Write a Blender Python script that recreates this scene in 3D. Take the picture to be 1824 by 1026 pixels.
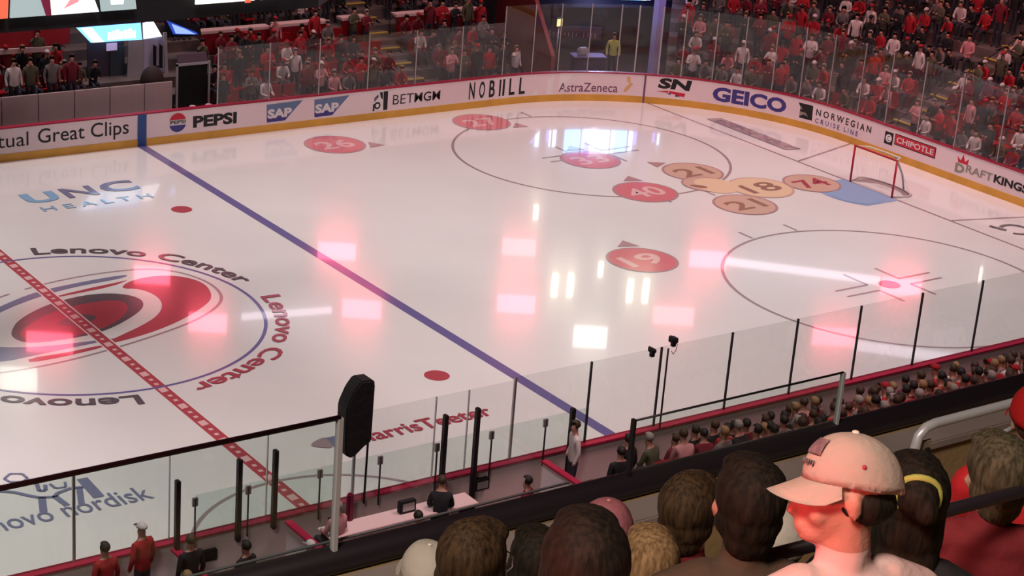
import bpy, bmesh, math, random
from mathutils import Vector, Matrix, noise
R = random.Random(7)
F = 0.3048
PI = math.pi
for o in list(bpy.data.objects):
    bpy.data.objects.remove(o)
SC = bpy.context.scene
COL = SC.collection

# ------------------------------------------------------------------ camera
CAMP = Vector((-57.12, -132.75, 57.13)) * F
YAW, PIT, ROL = 0.9752, -0.3552, 0.0615
fw = Vector((math.cos(YAW) * math.cos(PIT), math.sin(YAW) * math.cos(PIT), math.sin(PIT)))
r0 = Vector((math.sin(YAW), -math.cos(YAW), 0)); u0 = r0.cross(fw)
rt = r0 * math.cos(ROL) + u0 * math.sin(ROL); up = -r0 * math.sin(ROL) + u0 * math.cos(ROL)
cd = bpy.data.cameras.new('camera'); cam = bpy.data.objects.new('camera', cd); COL.objects.link(cam)
M = Matrix((rt, up, -fw)).transposed().to_4x4(); M.translation = CAMP
cam.matrix_world = M
cd.sensor_width = 36; cd.lens = 3397 / 1824 * 36; cd.shift_x = 164 / 1824; cd.clip_end = 500; cd.clip_start = .05
SC.camera = cam

# ------------------------------------------------------------------ world, exposure, large lights
w = bpy.data.worlds.new('world'); SC.world = w; w.use_nodes = True
w.node_tree.nodes['Background'].inputs[0].default_value = (.10, .055, .06, 1)
w.node_tree.nodes['Background'].inputs[1].default_value = .22
SC.view_settings.view_transform = 'Standard'; SC.view_settings.look = 'None'
SC.view_settings.gamma = 1; SC.view_settings.use_curve_mapping = False
SC.view_settings.exposure = 0

def area(name, loc, target, size, power, color, spread=180, sy=None):
    l = bpy.data.lights.new(name, 'AREA'); l.energy = power; l.color = color; l.spread = math.radians(spread)
    l.shape = 'RECTANGLE'; l.size = size; l.size_y = sy or size
    o = bpy.data.objects.new(name, l); COL.objects.link(o); o.location = loc
    o.rotation_euler = (Vector(target) - Vector(loc)).to_track_quat('-Z', 'Y').to_euler()
    o['kind'] = 'structure'
    return o
for i, (x, y) in enumerate([(-22, -14), (-22, 14), (-6, -17), (-6, 16), (10, -15), (10, 14), (25, -13), (25, 9)]):
    area('rink_ceiling_lamp', (x, y, 25), (x, y * .35, 0), 4, (1400, 1900, 960, 1200, 610, 640, 670, 590)[i], (1, .90, .885), 85)
# seating wash: dim red house lamps over the far, end and near stands
area('far_stand_lamp', (16, 8, 22), (16, 17, 1), 6, 420, (1, .42, .42), 100)
area('end_stand_lamp', (26, 0, 22), (36, 3, 2), 6, 700, (1, .25, .27), 100)
area('near_stand_lamp', (8, -22, 22), (8, -15, 1), 6, 420, (1, .50, .48), 90)
area('upper_stand_lamp', (-22, -40, 25), (-14, -35.5, 14), 3, 900, (1, .80, .66), 120)
area('red_spot_lamp', (-24, -37.6, 17.2), (-14.7, -38.1, 15.6), 1.0, 7, (1, .07, .10), 14)

# ------------------------------------------------------------------ materials
def mat(name, col, rough=.6, metal=0, emis=None, es=0, bump=0, bscale=30, vary=0, vscale=3, ior=1.45, coat=0, spec=.5):
    m = bpy.data.materials.new(name); m.use_nodes = True; nt = m.node_tree; b = nt.nodes['Principled BSDF']
    b.inputs['Base Color'].default_value = (*col, 1); b.inputs['Roughness'].default_value = rough
    b.inputs['Metallic'].default_value = metal; b.inputs['IOR'].default_value = ior
    b.inputs['Specular IOR Level'].default_value = spec
    if emis: b.inputs['Emission Color'].default_value = (*emis, 1); b.inputs['Emission Strength'].default_value = es
    if vary:
        tc = nt.nodes.new('ShaderNodeTexCoord'); n = nt.nodes.new('ShaderNodeTexNoise'); n.inputs['Scale'].default_value = vscale
        n.inputs['Detail'].default_value = 4
        nt.links.new(tc.outputs['Object'], n.inputs['Vector'])
        cr = nt.nodes.new('ShaderNodeValToRGB'); cr.color_ramp.elements[0].position = .3; cr.color_ramp.elements[1].position = .7
        cr.color_ramp.elements[0].color = (*[c * (1 - vary) for c in col], 1); cr.color_ramp.elements[1].color = (*[min(1, c * (1 + vary)) for c in col], 1)
        nt.links.new(n.outputs['Fac'], cr.inputs['Fac']); nt.links.new(cr.outputs[0], b.inputs['Base Color'])
    if bump:
        tc = nt.nodes.new('ShaderNodeTexCoord'); n = nt.nodes.new('ShaderNodeTexNoise'); n.inputs['Scale'].default_value = bscale
        nt.links.new(tc.outputs['Object'], n.inputs['Vector'])
        bp_ = nt.nodes.new('ShaderNodeBump'); bp_.inputs['Strength'].default_value = bump; bp_.inputs['Distance'].default_value = .02
        nt.links.new(n.outputs['Fac'], bp_.inputs['Height']); nt.links.new(bp_.outputs[0], b.inputs['Normal'])
    return m

def icemat(name, col, vary=.0):
    m = mat(name, col, rough=.13, ior=1.31, vary=vary, vscale=.25); b = m.node_tree.nodes['Principled BSDF']
    b.inputs['Coat Weight'].default_value = .55; b.inputs['Coat Roughness'].default_value = .028; b.inputs['Coat IOR'].default_value = 1.31; return m
ICE = icemat('ice', (.765, .745, .735), .035)
def im(name, c): return icemat('ice_paint_' + name, c)
I_RED = im('red', (.44, .075, .095)); I_BLUE = im('blue', (.16, .135, .32)); I_GREY = im('grey', (.36, .27, .29)); I_DARK = im('dark', (.12, .10, .115))
I_WHITE = im('white', (.80, .74, .72)); I_PINK = im('pinkred', (.66, .19, .22)); I_EDGE = im('edge', (.46, .27, .28)); I_TAN = im('tan', (.63, .43, .34)); I_BROWN = im('brown', (.33, .18, .14))
I_LBLUE = im('lightblue', (.26, .45, .66)); I_SLATE = im('slate', (.20, .21, .33)); I_PALE = im('pale', (.76, .47, .47)); I_CREASE = im('crease', (.30, .43, .66)); I_MAROON = im('maroon', (.40, .07, .10)); I_PEACH = im('peach', (.78, .58, .40))
BOARD = mat('board_white', (.88, .74, .775), .35, vary=.03, vscale=.6)
KICK = mat('kick_yellow', (.72, .39, .06), .4, vary=.12, vscale=1.2)
CAPR = mat('cap_red', (.36, .012, .05), .4)
BLUEP = mat('blue_panel', (.03, .09, .30), .4)
BLACK = mat('black_ink', (.012, .012, .014), .5)
NAVY = mat('navy_ink', (.06, .05, .26), .5)
REDI = mat('red_ink', (.62, .02, .05), .5)
GREYI = mat('grey_ink', (.32, .31, .25), .5)
MAROONI = mat('purple_ink', (.18, .08, .16), .5)
GOLD = mat('gold_ink', (.75, .47, .22), .5)
TEAL = mat('steel_blue_ink', (.14, .22, .38), .5)
WHITE = mat('white_ink', (.82, .78, .80), .5)
LSHINE = mat('pale_panel', (.90, .86, .86), .4)
ALU = mat('aluminium', (.50, .47, .48), .35, .8)
DARKM = mat('dark_metal', (.02, .016, .018), .45, .3)
BRUSH = mat('satin_steel', (.60, .61, .66), .35, .3)
CONC = mat('concrete', (.13, .105, .10), .85, vary=.2, vscale=2, bump=.2)
CONCD = mat('dark_concrete', (.055, .04, .042), .9, vary=.2, vscale=2)
TANC = mat('tan_floor', (.36, .25, .125), .8, vary=.3, vscale=1.1, bump=.2)
LEDGE = mat('grey_ledge', (.30, .25, .235), .7, vary=.12, vscale=2)
SEATR = mat('seat_red', (.35, .012, .02), .45)
DRAPE = mat('drape_red', (.38, .01, .025), .7)
COUNTER = mat('counter_white', (.70, .50, .50), .5)
YEL = mat('step_yellow', (.60, .46, .07), .6)
PANELW = mat('bench_panel', (.62, .49, .49), .5, vary=.06, vscale=1.5)
BLK = mat('matte_black', (.006, .006, .007), .8)
PAD = mat('rail_padding', (.018, .013, .018), .38)
ZINC = mat('net_white', (.75, .75, .75), .8)

def glassmat(name, tint):
    m = bpy.data.materials.new(name); m.use_nodes = True; nt = m.node_tree; nt.nodes.clear()
    out = nt.nodes.new('ShaderNodeOutputMaterial'); mx = nt.nodes.new('ShaderNodeMixShader'); t = nt.nodes.new('ShaderNodeBsdfTransparent')
    g = nt.nodes.new('ShaderNodeBsdfGlossy'); fr = nt.nodes.new('ShaderNodeFresnel'); fr.inputs[0].default_value = 1.5
    t.inputs[0].default_value = (*tint, 1); g.inputs['Roughness'].default_value = .03
    ge = nt.nodes.new('ShaderNodeNewGeometry'); mr = nt.nodes.new('ShaderNodeMapRange'); mr.inputs[3].default_value = 1.5; mr.inputs[4].default_value = 1 / 1.5
    nt.links.new(ge.outputs['Backfacing'], mr.inputs[0]); nt.links.new(mr.outputs[0], fr.inputs[0])
    nt.links.new(fr.outputs[0], mx.inputs[0]); nt.links.new(t.outputs[0], mx.inputs[1]); nt.links.new(g.outputs[0], mx.inputs[2]); nt.links.new(mx.outputs[0], out.inputs[0])
    return m
GLASS = glassmat('clear_glass', (.955, .965, .96)); GLASSG = glassmat('green_glass', (.90, .955, .935))

# ------------------------------------------------------------------ mesh helpers
def mesh_obj(name, bm, m, parent=None, smooth=False):
    me = bpy.data.meshes.new(name); bm.to_mesh(me); bm.free()
    for x in (m if isinstance(m, (list, tuple)) else [m]): me.materials.append(x)
    if smooth:
        for p in me.polygons: p.use_smooth = True
    o = bpy.data.objects.new(name, me); COL.objects.link(o)
    if parent: o.parent = parent
    return o
def empty(name, loc=(0, 0, 0), rz=0):
    o = bpy.data.objects.new(name, None); COL.objects.link(o); o.location = loc; o.rotation_euler = (0, 0, rz); o.empty_display_size = .2
    return o
def tag(o, label, cat, group=None, kind=None):
    o['label'] = label; o['category'] = cat
    if group: o['group'] = group
    if kind: o['kind'] = kind
    return o
def structure(o): o['kind'] = 'structure'; return o
def box(bm, c, s, rot=None, mi=0, bev=0):
    r = bmesh.ops.create_cube(bm, size=1); vs = r['verts']
    for v in vs:
        v.co = Vector((v.co.x * s[0], v.co.y * s[1], v.co.z * s[2]))
    if bev:
        es = list({e for v in vs for e in v.link_edges})
        rr = bmesh.ops.bevel(bm, geom=es, offset=bev, segments=2, affect='EDGES'); vs = list({v for f in rr['faces'] for v in f.verts} | {v for v in vs if v.is_valid})
    for v in vs:
        if rot is not None: v.co = rot @ v.co
        v.co += Vector(c)
    for f in {f for v in vs for f in v.link_faces}: f.material_index = mi
    return vs
def tube(bm, pts, r, n=10, closed=False, mi=0):
    pts = [Vector(p) for p in pts]; rings = []
    N = len(pts)
    prev = None
    for i, p in enumerate(pts):
        a = pts[(i - 1) % N] if (i > 0 or closed) else p; b = pts[(i + 1) % N] if (i < N - 1 or closed) else p
        t = (b - a).normalized()
        if prev is None:
            x = t.orthogonal().normalized()
        else:
            x = (prev - t * prev.dot(t)).normalized()
        prev = x; y = t.cross(x)
        rr = r[i] if isinstance(r, (list, tuple)) else r
        rings.append([bm.verts.new(p + x * math.cos(2 * PI * k / n) * rr + y * math.sin(2 * PI * k / n) * rr) for k in range(n)])
    for i in range(N - (0 if closed else 1)):
        A, B = rings[i], rings[(i + 1) % N]
        for k in range(n):
            f = bm.faces.new((A[k], A[(k + 1) % n], B[(k + 1) % n], B[k])); f.smooth = True; f.material_index = mi
    if not closed:
        bm.faces.new(rings[0][::-1]).material_index = mi; bm.faces.new(rings[-1]).material_index = mi
def ell(bm, c, s, rot=None, seg=20, rings=14, mi=0):
    r = bmesh.ops.create_uvsphere(bm, u_segments=seg, v_segments=rings, radius=1)
    for v in r['verts']:
        v.co = Vector((v.co.x * s[0], v.co.y * s[1], v.co.z * s[2]))
        if rot is not None: v.co = rot @ v.co
        v.co += Vector(c)
    for f in {f for v in r['verts'] for f in v.link_faces}: f.smooth = True; f.material_index = mi
    return r['verts']

# ------------------------------------------------------------------ rink path (feet): s runs along the far boards, round the corner, down the end, back along the near boards
def bp(s):
    if s <= 72: return Vector((s, 42.5)), Vector((0, 1))
    if s <= 115.98:
        a = PI / 2 - (s - 72) / 28; n = Vector((math.cos(a), math.sin(a))); return Vector((72, 14.5)) + n * 28, n
    if s <= 144.98: return Vector((100, 14.5 - (s - 115.98))), Vector((1, 0))
    if s <= 188.96:
        a = -(s - 144.98) / 28; n = Vector((math.cos(a), math.sin(a))); return Vector((72, -14.5)) + n * 28, n
    return Vector((72 - (s - 188.96), -42.5)), Vector((0, -1))
def pt(s, off=0, z=0):      # s in feet along the boards, off and z in metres
    p, n = bp(s); return Vector((p.x * F + n.x * off, p.y * F + n.y * off, z))
def near_s(x): return 188.96 + (72 - x)   # x in feet on the near side
def srange(a, b, step=2.0):
    brk = [72, 115.98, 144.98, 188.96]; out = [a]; s = a
    while s < b - 1e-6:
        cur = s
        st = step if (72 - 1e-6 <= cur < 115.97 or 144.97 <= cur < 188.95) else 6.0
        nx = min(cur + st, b)
        for k in brk:
            if cur < k - 1e-6 < nx: nx = k
        out.append(nx); s = nx
    return out
def sweep(bm, prof, a, b, step=2.0, mi=0):     # closed profile [(off, z)] in metres along the path
    ss = srange(a, b, step); rings = [[bm.verts.new(pt(s, o, z)) for o, z in prof] for s in ss]; n = len(prof)
    for i in range(len(rings) - 1):
        for k in range(n):
            f = bm.faces.new((rings[i][k], rings[i + 1][k], rings[i + 1][(k + 1) % n], rings[i][(k + 1) % n])); f.material_index = mi
    bm.faces.new(rings[0]); bm.faces.new(rings[-1][::-1])

# ------------------------------------------------------------------ lettering
_tc = {}
def text_geo(body, bold=0.0):
    k = (body, bold)
    if k not in _tc:
        c = bpy.data.curves.new('t', 'FONT'); c.body = body; c.offset = bold; c.resolution_u = 3
        o = bpy.data.objects.new('t', c); COL.objects.link(o)
        dg = bpy.context.evaluated_depsgraph_get(); me = bpy.data.meshes.new_from_object(o.evaluated_get(dg))
        vs = [v.co.copy() for v in me.vertices]; fs = [tuple(p.vertices) for p in me.polygons]
        bpy.data.objects.remove(o); bpy.data.meshes.remove(me)
        x0 = min(v.x for v in vs); x1 = max(v.x for v in vs); y0 = min(v.y for v in vs); y1 = max(v.y for v in vs)
        _tc[k] = ([((v.x - x0) / (x1 - x0), (v.y - y0) / (y1 - y0)) for v in vs], fs, (x1 - x0) / (y1 - y0))
    return _tc[k]
def text_on(name, body, fn, m, parent, bold=0.0):
    vs, fs, asp = text_geo(body, bold); bm = bmesh.new(); bv = [bm.verts.new(fn(u, v)) for u, v in vs]
    for f in fs:
        try: bm.faces.new([bv[i] for i in f])
        except ValueError: pass
    bmesh.ops.recalc_face_normals(bm, faces=bm.faces)
    return mesh_obj(name, bm, m, parent)

# ================================================================== ICE
bm = bmesh.new()
ring = []
for s in srange(-72, 188.96, 2): ring.append(pt(s, .02))
for s in srange(188.96, near_s(-72), 6)[1:]: ring.append(pt(s, .02))
top = [bm.verts.new((p.x, p.y, 0)) for p in ring]; bot = [bm.verts.new((p.x, p.y, -.08)) for p in ring]
bm.faces.new(top); bm.faces.new(bot[::-1])
for i in range(len(top)):
    j = (i + 1) % len(top); bm.faces.new((top[i], bot[i], bot[j], top[j]))
bmesh.ops.recalc_face_normals(bm, faces=bm.faces)
floor = structure(mesh_obj('floor', bm, ICE))
bm = bmesh.new(); box(bm, (5, 0, -.35), (130, 110, .4))
structure(mesh_obj('ground', bm, CONCD))

_lay = [0]
def lay(): _lay[0] += 1; return .0015 + .0002 * _lay[0]
def decal(name, polys, m, z=None, bmf=None):      # polygons in feet
    z = z or lay(); bm = bmesh.new()
    for p in polys:
        f = bm.faces.new([bm.verts.new((x * F, y * F, z)) for x, y in p])
        if f.normal.z < 0 or True: f.normal_update()
        if f.normal.z < 0: f.normal_flip()
    bmesh.ops.triangulate(bm, faces=bm.faces)
    return mesh_obj(name, bm, m, floor)
def circ(c, r, n=72, a0=0, a1=2 * PI, ry=None):
    return [(c[0] + r * math.cos(a0 + (a1 - a0) * i / n), c[1] + (ry or r) * math.sin(a0 + (a1 - a0) * i / n)) for i in range(n)]
def annulus(c, r, wd, n=96, a0=0, a1=2 * PI):
    out = []
    for i in range(n):
        a = a0 + (a1 - a0) * i / n; b = a0 + (a1 - a0) * (i + 1) / n
        out.append([(c[0] + q * math.cos(t), c[1] + q * math.sin(t)) for q, t in ((r - wd / 2, a), (r + wd / 2, a), (r + wd / 2, b), (r - wd / 2, b))])
    return out
def seg(a, b, wd):
    a = Vector(a); b = Vector(b); n = (b - a).normalized(); n = Vector((-n.y, n.x)) * wd / 2
    return [tuple(a - n), tuple(b - n), tuple(b + n), tuple(a + n)]
def strip(pts, wd): return [seg(pts[i], pts[i + 1], wd) for i in range(len(pts) - 1)]
def itext(name, body, x0, y0, x1, y1, m, bold=0, sk=0):     # upright box on the ice in feet
    z = lay(); return text_on(name, body, lambda u, v: Vector(((x0 + (x1 - x0) * u + sk * v) * F, (y0 + (y1 - y0) * v) * F, z)), m, floor, bold)
def smooth_poly(p, it=2):
    for _ in range(it):
        q = []
        for i in range(len(p)):
            a = Vector(p[i]); b = Vector(p[(i + 1) % len(p)]); q += [tuple(a * .75 + b * .25), tuple(a * .25 + b * .75)]
        p = q
    return p
# centre logo
decal('centre_logo_outline', strip(smooth_poly([(-3.7, 7.41), (2.74, 9.11), (8.69, 8.99), (11.6, 7.71), (13.3, 4.34), (13.3, 0.89), (11.94, -1.75), (8.3, -4.22), (3.39, -5.91), (-1.92, -7.22), (-6.69, -7.81), (-12, -7.3), (-13.5, -4), (-13, 0), (-9, 4.5)]) , .28), I_GREY)
decal('centre_logo_swoosh', [smooth_poly([(-4.55, 5.24), (-0.69, 7.24), (4.68, 7.9), (8.2, 7.94), (7.15, 7.15), (2.65, 6.95), (-1.27, 5.84), (-5.0, 4.08), (-9, 1), (-10, 2)]), smooth_poly([(-7.71, -2.89), (-5.93, -3.71), (-3.74, -4.31), (-0.77, -4.63), (1.5, -4.9), (-1.01, -5.16), (-5.73, -5.45), (-8.85, -5.81), (-11, -4), (-10, -1)])], I_SLATE)
decal('centre_logo_tail', [smooth_poly([(5.84, 5.04), (7.53, 6.49), (10.23, 6.69), (12.24, 5.4), (13.01, 3.06), (12.09, 0.07), (10.49, -1.56), (6.77, -3.97), (2.73, -5.4), (-1, -5.9), (1.45, -4.59), (3.95, -3.35), (6.12, -1.88), (7.6, 0.21), (8.0, 2.39), (7.39, 4.35)]),
      smooth_poly([(-6.63, -5.84), (-3.68, -5.99), (-0.31, -5.69), (-0.54, -6.21), (-3.97, -6.67), (-6.85, -6.74)], 1), smooth_poly([(-1.5, 5.1), (3.09, 6.1), (6.49, 6.5), (7.6, 6.7), (5.55, 5.75), (2.04, 5.4)], 1)], I_RED)
decal('centre_logo_ring', [smooth_poly([(-5.68, -0.03), (-4.27, 1.95), (-1.01, 4.1), (2.6, 4.91), (5.1, 4.3), (6.5, 2.62), (6.24, 0.82), (4.8, -0.83), (1.57, -2.92), (-1.04, -3.6), (-5.52, -3.2), (-6.2, -1.5)])], I_DARK)
decal('centre_logo_eye', [smooth_poly([(-5.5, -0.9), (-4.06, 0.54), (-0.82, 2.63), (2.65, 3.14), (4.76, 2.66), (5.0, 1.38), (3.99, -0.46), (1.9, -2.19), (-1.0, -3.3), (-5.23, -2.6)])], I_RED)
decal('centre_logo_pupil', [smooth_poly([(-2.21, -0.31), (-1.08, 0.5), (0.88, 0.96), (1.66, 0.15), (1.11, -0.72), (-0.84, -1.16)])], I_DARK)
# red centre line with its lighter blocks
decal('red_line', [[(-.5, -42.4), (.5, -42.4), (.5, 42.4), (-.5, 42.4)]], I_RED)
decal('red_line_edge', [[(-.62, -42.4), (-.5, -42.4), (-.5, 42.4), (-.62, 42.4)], [(.5, -42.4), (.62, -42.4), (.62, 42.4), (.5, 42.4)]], I_WHITE)
blk = []
y = -42.0
k = 0
while y < 42:
    L = (.9, .35, .35)[k % 3]
    blk.append([(-.30, y), (.30, y + .1), (.30, y + L), (-.30, y + L - .1)] if L > .5 else [(-.16, y), (.16, y), (.16, y + L), (-.16, y + L)])
    y += L + .55; k += 1
decal('red_line_block', blk, I_PALE)
decal('blue_line', [[(25, -42.4), (26, -42.4), (26, 42.4), (25, 42.4)]], I_BLUE)
decal('goal_line', [[(88.85, -36.8), (89.15, -36.8), (89.15, 36.8), (88.85, 36.8)]], I_GREY)
decal('centre_circle', annulus((0, 0), 15, .3, 128), I_BLUE)
for cy in (22, -22):
    decal('faceoff_circle', annulus((69, cy), 15, .3, 128), I_GREY)
    hs = []
    for sx in (-1, 1):
        for sy in (-1, 1):
            hs.append(seg((69 + sx * 2.9, cy + sy * 15), (69 + sx * 2.9, cy + sy * 17), .28))
            hs.append(seg((69 + sx * 2, cy + sy * .75), (69 + sx * 6, cy + sy * .75), .28)); hs.append(seg((69 + sx * 2, cy + sy * .75), (69 + sx * 2, cy + sy * 3.75), .28))
    decal('faceoff_marks', hs, I_GREY); decal('faceoff_dot', [circ((69, cy), 1, 32)], I_RED)
for cy in (22, -22): decal('neutral_dot', [circ((20, cy), 1, 32)], I_RED)
decal('trapezoid_line', [seg((89, 11), (100, 14), .3), seg((89, -11), (100, -14), .3)], I_GREY)
decal('referee_crease', annulus((0, -42.5), 10, .3, 64, 0, PI), I_GREY)
# crease
cre = [(89 - 4.5, 4), (89 - 4.5, -4)]
arc = [(89 - math.sqrt(max(0, 36 - yy * yy)), yy) for yy in [3.97 - i * 7.94 / 20 for i in range(21)]]
decal('goal_crease', [[(89, 4)] + arc + [(89, -4)]], I_CREASE)
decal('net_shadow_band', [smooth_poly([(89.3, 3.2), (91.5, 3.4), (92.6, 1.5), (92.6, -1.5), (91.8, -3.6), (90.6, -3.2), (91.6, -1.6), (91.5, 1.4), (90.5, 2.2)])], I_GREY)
# numbered spots: projected light put into the ice paint
def spot(c, r, body, base, edge, ink, tri=None, w=.62, h=.42):
    decal('painted_projection_rim', [circ(c, r, 48)], edge); decal('painted_projection', [circ(c, r * .92, 48)], base)
    if body: itext('spot_number', body, c[0] - r * w, c[1] - r * h, c[0] + r * w, c[1] + r * h, ink, .02)
    if tri:
        d = Vector((tri[0] - c[0], tri[1] - c[1])).normalized(); n = Vector((-d.y, d.x)); b = Vector(c) + d * (r + .35)
        decal('spot_pointer', [[tuple(b + n * 1.1), tuple(b + d * 1.7), tuple(b - n * 1.1)]], edge)
spot((44.8, 35.5), 3.35, '26', I_PINK, I_EDGE, I_PALE, (49.5, 33.4))
spot((65.0, 37.1), 3.35, '27', I_PINK, I_EDGE, I_PALE, (68.6, 33.9))
spot((67.6, 20.3), 3.3, '33', I_PINK, I_EDGE, I_PALE, (68.6, 25))
spot((65.8, 8.8), 3.4, '40', I_PINK, I_EDGE, I_PALE, (67.3, 13))
spot((52.1, -7.5), 3.35, '19', I_PINK, I_EDGE, I_PALE, (53.6, -3.2))
spot((75.2, 12.4), 3.3, '21', I_TAN, I_EDGE, I_BROWN, (73, 17))
spot((73.6, 8.4), 2.6, '', I_TAN, I_EDGE, I_BROWN)
spot((78.3, 5.2), 3.5, '18', I_PEACH, I_TAN, I_BROWN)
spot((72.7, 1.4), 3.3, '21', I_TAN, I_EDGE, I_BROWN)
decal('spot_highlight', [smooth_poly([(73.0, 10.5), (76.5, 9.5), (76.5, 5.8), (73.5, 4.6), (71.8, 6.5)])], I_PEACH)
decal('spot_smudge', [smooth_poly([(71.4, 9.0), (72.6, 8.6), (73.2, 7.4), (72.2, 7.2)])], I_BROWN)
spot((84.6, 4.2), 3.1, '74', I_TAN, I_EDGE, I_MAROON)
decal('crease_lobe', [smooth_poly([(86.2, 1.5), (88.6, -2.6), (86.2, -4.0), (84.2, -3.3), (83.2, -1.2), (83.6, .8)])], I_CREASE)  # crease blue laid again over the numbered spot
# advert paint on the ice
itext('ice_letter', 'U', 7.6, 28.9, 11.0, 31.9, I_LBLUE, .04); itext('ice_letter', 'N', 11.7, 29.1, 14.9, 32.1, I_SLATE, .02); itext('ice_letter', 'C', 15.6, 29.2, 19.3, 32.4, I_SLATE, .03)
itext('ice_lettering', 'H E A L T H', 8.0, 26.3, 19.2, 27.6, I_LBLUE, .01)
itext('ice_lettering', 'novo nordisk', -18.9, -31.2, -8.1, -29.2, I_SLATE, .005)
bz = lay()
decal('ice_emblem', strip([(-15.76, -24.32), (-15.14, -23.78), (-14.43, -24.13), (-14.37, -24.93), (-14.89, -25.28), (-15.6, -24.9), (-15.76, -24.32)], .2)
      + strip([(-16.67, -25.9), (-15.92, -26.42), (-15.22, -27.35), (-14.69, -27.91), (-13.85, -28.18), (-13.4, -27.75), (-12.37, -27.5), (-11.6, -27.7)], .32)
      + strip([(-14.6, -27.9), (-15.3, -29.9)], .5) + strip([(-13.8, -28.1), (-13.6, -29.7)], .42) + strip([(-11.9, -27.7), (-12.7, -29.9)], .42) + strip([(-11.2, -26.5), (-11.3, -29.5)], .75)
      + strip([(-14.14, -25.95), (-14.4, -26.97), (-14.0, -27.1), (-13.71, -26.31)], .28) + strip([(-13.39, -26.32), (-13.3, -27.1), (-12.64, -27.2), (-12.4, -26.5)], .2), I_SLATE, bz)
itext('ice_lettering', 'HarrisTeeter', 8.3, -30.0, 19.9, -28.3, I_MAROON, .02)
decal('ice_emblem', [smooth_poly([(4.83, -28.6), (6.35, -27.9), (6.9, -28.2), (6.3, -29.8), (5.51, -29.4)])], I_GREY); decal('ice_emblem', [[(6.6, -28.1), (7.9, -28.1), (7.6, -30), (6.3, -30)]], I_SLATE)
decal('ice_advert_slab', [[(91.07, 28.52), (92.99, 28.04), (92.83, 14.47), (90.9, 14.9)]], I_GREY)
zz = lay()
for i in range(9):
    yb = 27.2 - i * 1.42; decal('slab_mark', [seg((91.4, yb), (92.5, yb - .5), .22), seg((91.4, yb - .5), (91.5, yb - 1.0), .2)] if i % 2 else [seg((91.5, yb), (92.4, yb), .22), seg((92.4, yb), (92.2, yb - .8), .18)], (I_DARK, I_EDGE)[i % 2])
decal('ice_emblem', strip([(91.5, -13.9), (91.7, -14.8), (92.0, -15.6)], .5) + annulus((93.1, -15.8), 1.4, .4, 32, -2.6, 2.2), I_DARK)
# lettering round the centre circle
def arc_text(body, a_start, a_end, m, r0_=15.75, r1_=17.5):
    z = lay()
    def fn(u, v):
        a = math.radians(a_start + (a_end - a_start) * u); r = r0_ + (r1_ - r0_) * v; return Vector((r * math.cos(a) * F, r * math.sin(a) * F, z))
    text_on('centre_circle_lettering', body, fn, m, floor, .02)
arc_text('Lenovo Center', 80.5, 7.5, I_DARK)
arc_text('Lenovo Center', -5.5, -82.5, I_MAROON)
arc_text('Lenovo Center', -97.5, -172, I_DARK)

# ================================================================== BOARDS
def boards(name, a, b, label):
    t = empty(name); tag(t, label, 'rink boards')
    bm = bmesh.new(); sweep(bm, [(0, 0), (.08, 0), (.08, 3.5 * F - .03), (0, 3.5 * F - .03)], a, b); p = mesh_obj('panel', bm, BOARD, t)
    bm = bmesh.new(); sweep(bm, [(-.012, 0), (-.001, 0), (-.001, .8 * F), (-.012, .8 * F)], a, b); mesh_obj('kick_plate', bm, KICK, t)
    bm = bmesh.new(); sweep(bm, [(-.015, 3.5 * F - .03), (.19, 3.5 * F - .03), (.19, 3.5 * F + .012), (-.015, 3.5 * F + .012)], a, b); mesh_obj('cap_rail', bm, CAPR, t)
    return t
B_far = boards('dasher_boards', -70, 72, 'long straight white dasher boards on the far side carrying soft drink and clipped hair adverts')
B_end = boards('dasher_boards', 72, 188.96, 'curved white dasher boards round the far corner and end behind the goal')
B_near = boards('dasher_boards', 188.96, near_s(-70), 'straight dasher boards on the near side, seen from their outer grey face')
def par(s): return B_far if s < 72 else B_end
def bfn(s0, s1, z0, z1, lift=.006, sk=0): return lambda u, v: pt(s0 + (s1 - s0) * u + sk * v, -lift, (z0 + (z1 - z0) * v) * F)
def btext(body, s0, s1, z0, z1, m, bold=0, sk=0, lift=.006): return text_on('advert_lettering', body, bfn(s0, s1, z0, z1, lift, sk), m, par(s0), bold)
def bpoly(pts, m, lift=.004, name='advert_emblem'):
    bm = bmesh.new(); sub = []
    for i in range(len(pts)):
        a, b = pts[i], pts[(i + 1) % len(pts)]; n = max(1, int(abs(a[0] - b[0]) / 1.0))
        for k in range(n): sub.append((a[0] + (b[0] - a[0]) * k / n, a[1] + (b[1] - a[1]) * k / n))
    bm.faces.new([bm.verts.new(pt(s, -lift, z * F)) for s, z in sub]); bmesh.ops.triangulate(bm, faces=bm.faces)
    return mesh_obj(name, bm, m, par(pts[0][0]))
def bcirc(s, z, r, a0=0, a1=2 * PI, n=24): return [(s + r * math.cos(a0 + (a1 - a0) * i / n), z + r * math.sin(a0 + (a1 - a0) * i / n)) for i in range(n + 1)]
btext('Mutual', 6.9, 13.0, 1.45, 2.9, BLACK)
btext('Great Clips', 14.0, 24.0, 1.05, 3.05, BLACK, .004)
bpoly([(25, 0), (26, 0), (26, 3.45), (25, 3.45)], BLUEP, .016, 'blue_stripe')
bpoly(bcirc(29.6, 2.15, 1.08), WHITE); bpoly(bcirc(29.6, 2.2, .98, .25, PI - .25), REDI, .008); bpoly(bcirc(29.6, 2.1, .98, PI + .25, 2 * PI - .25), NAVY, .008)
btext('PEPSI', 28.75, 30.5, 2.0, 2.38, BLACK, .02, lift=.011)
btext('PEPSI', 31.4, 36.6, 1.35, 2.65, BLACK, .045)
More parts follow.
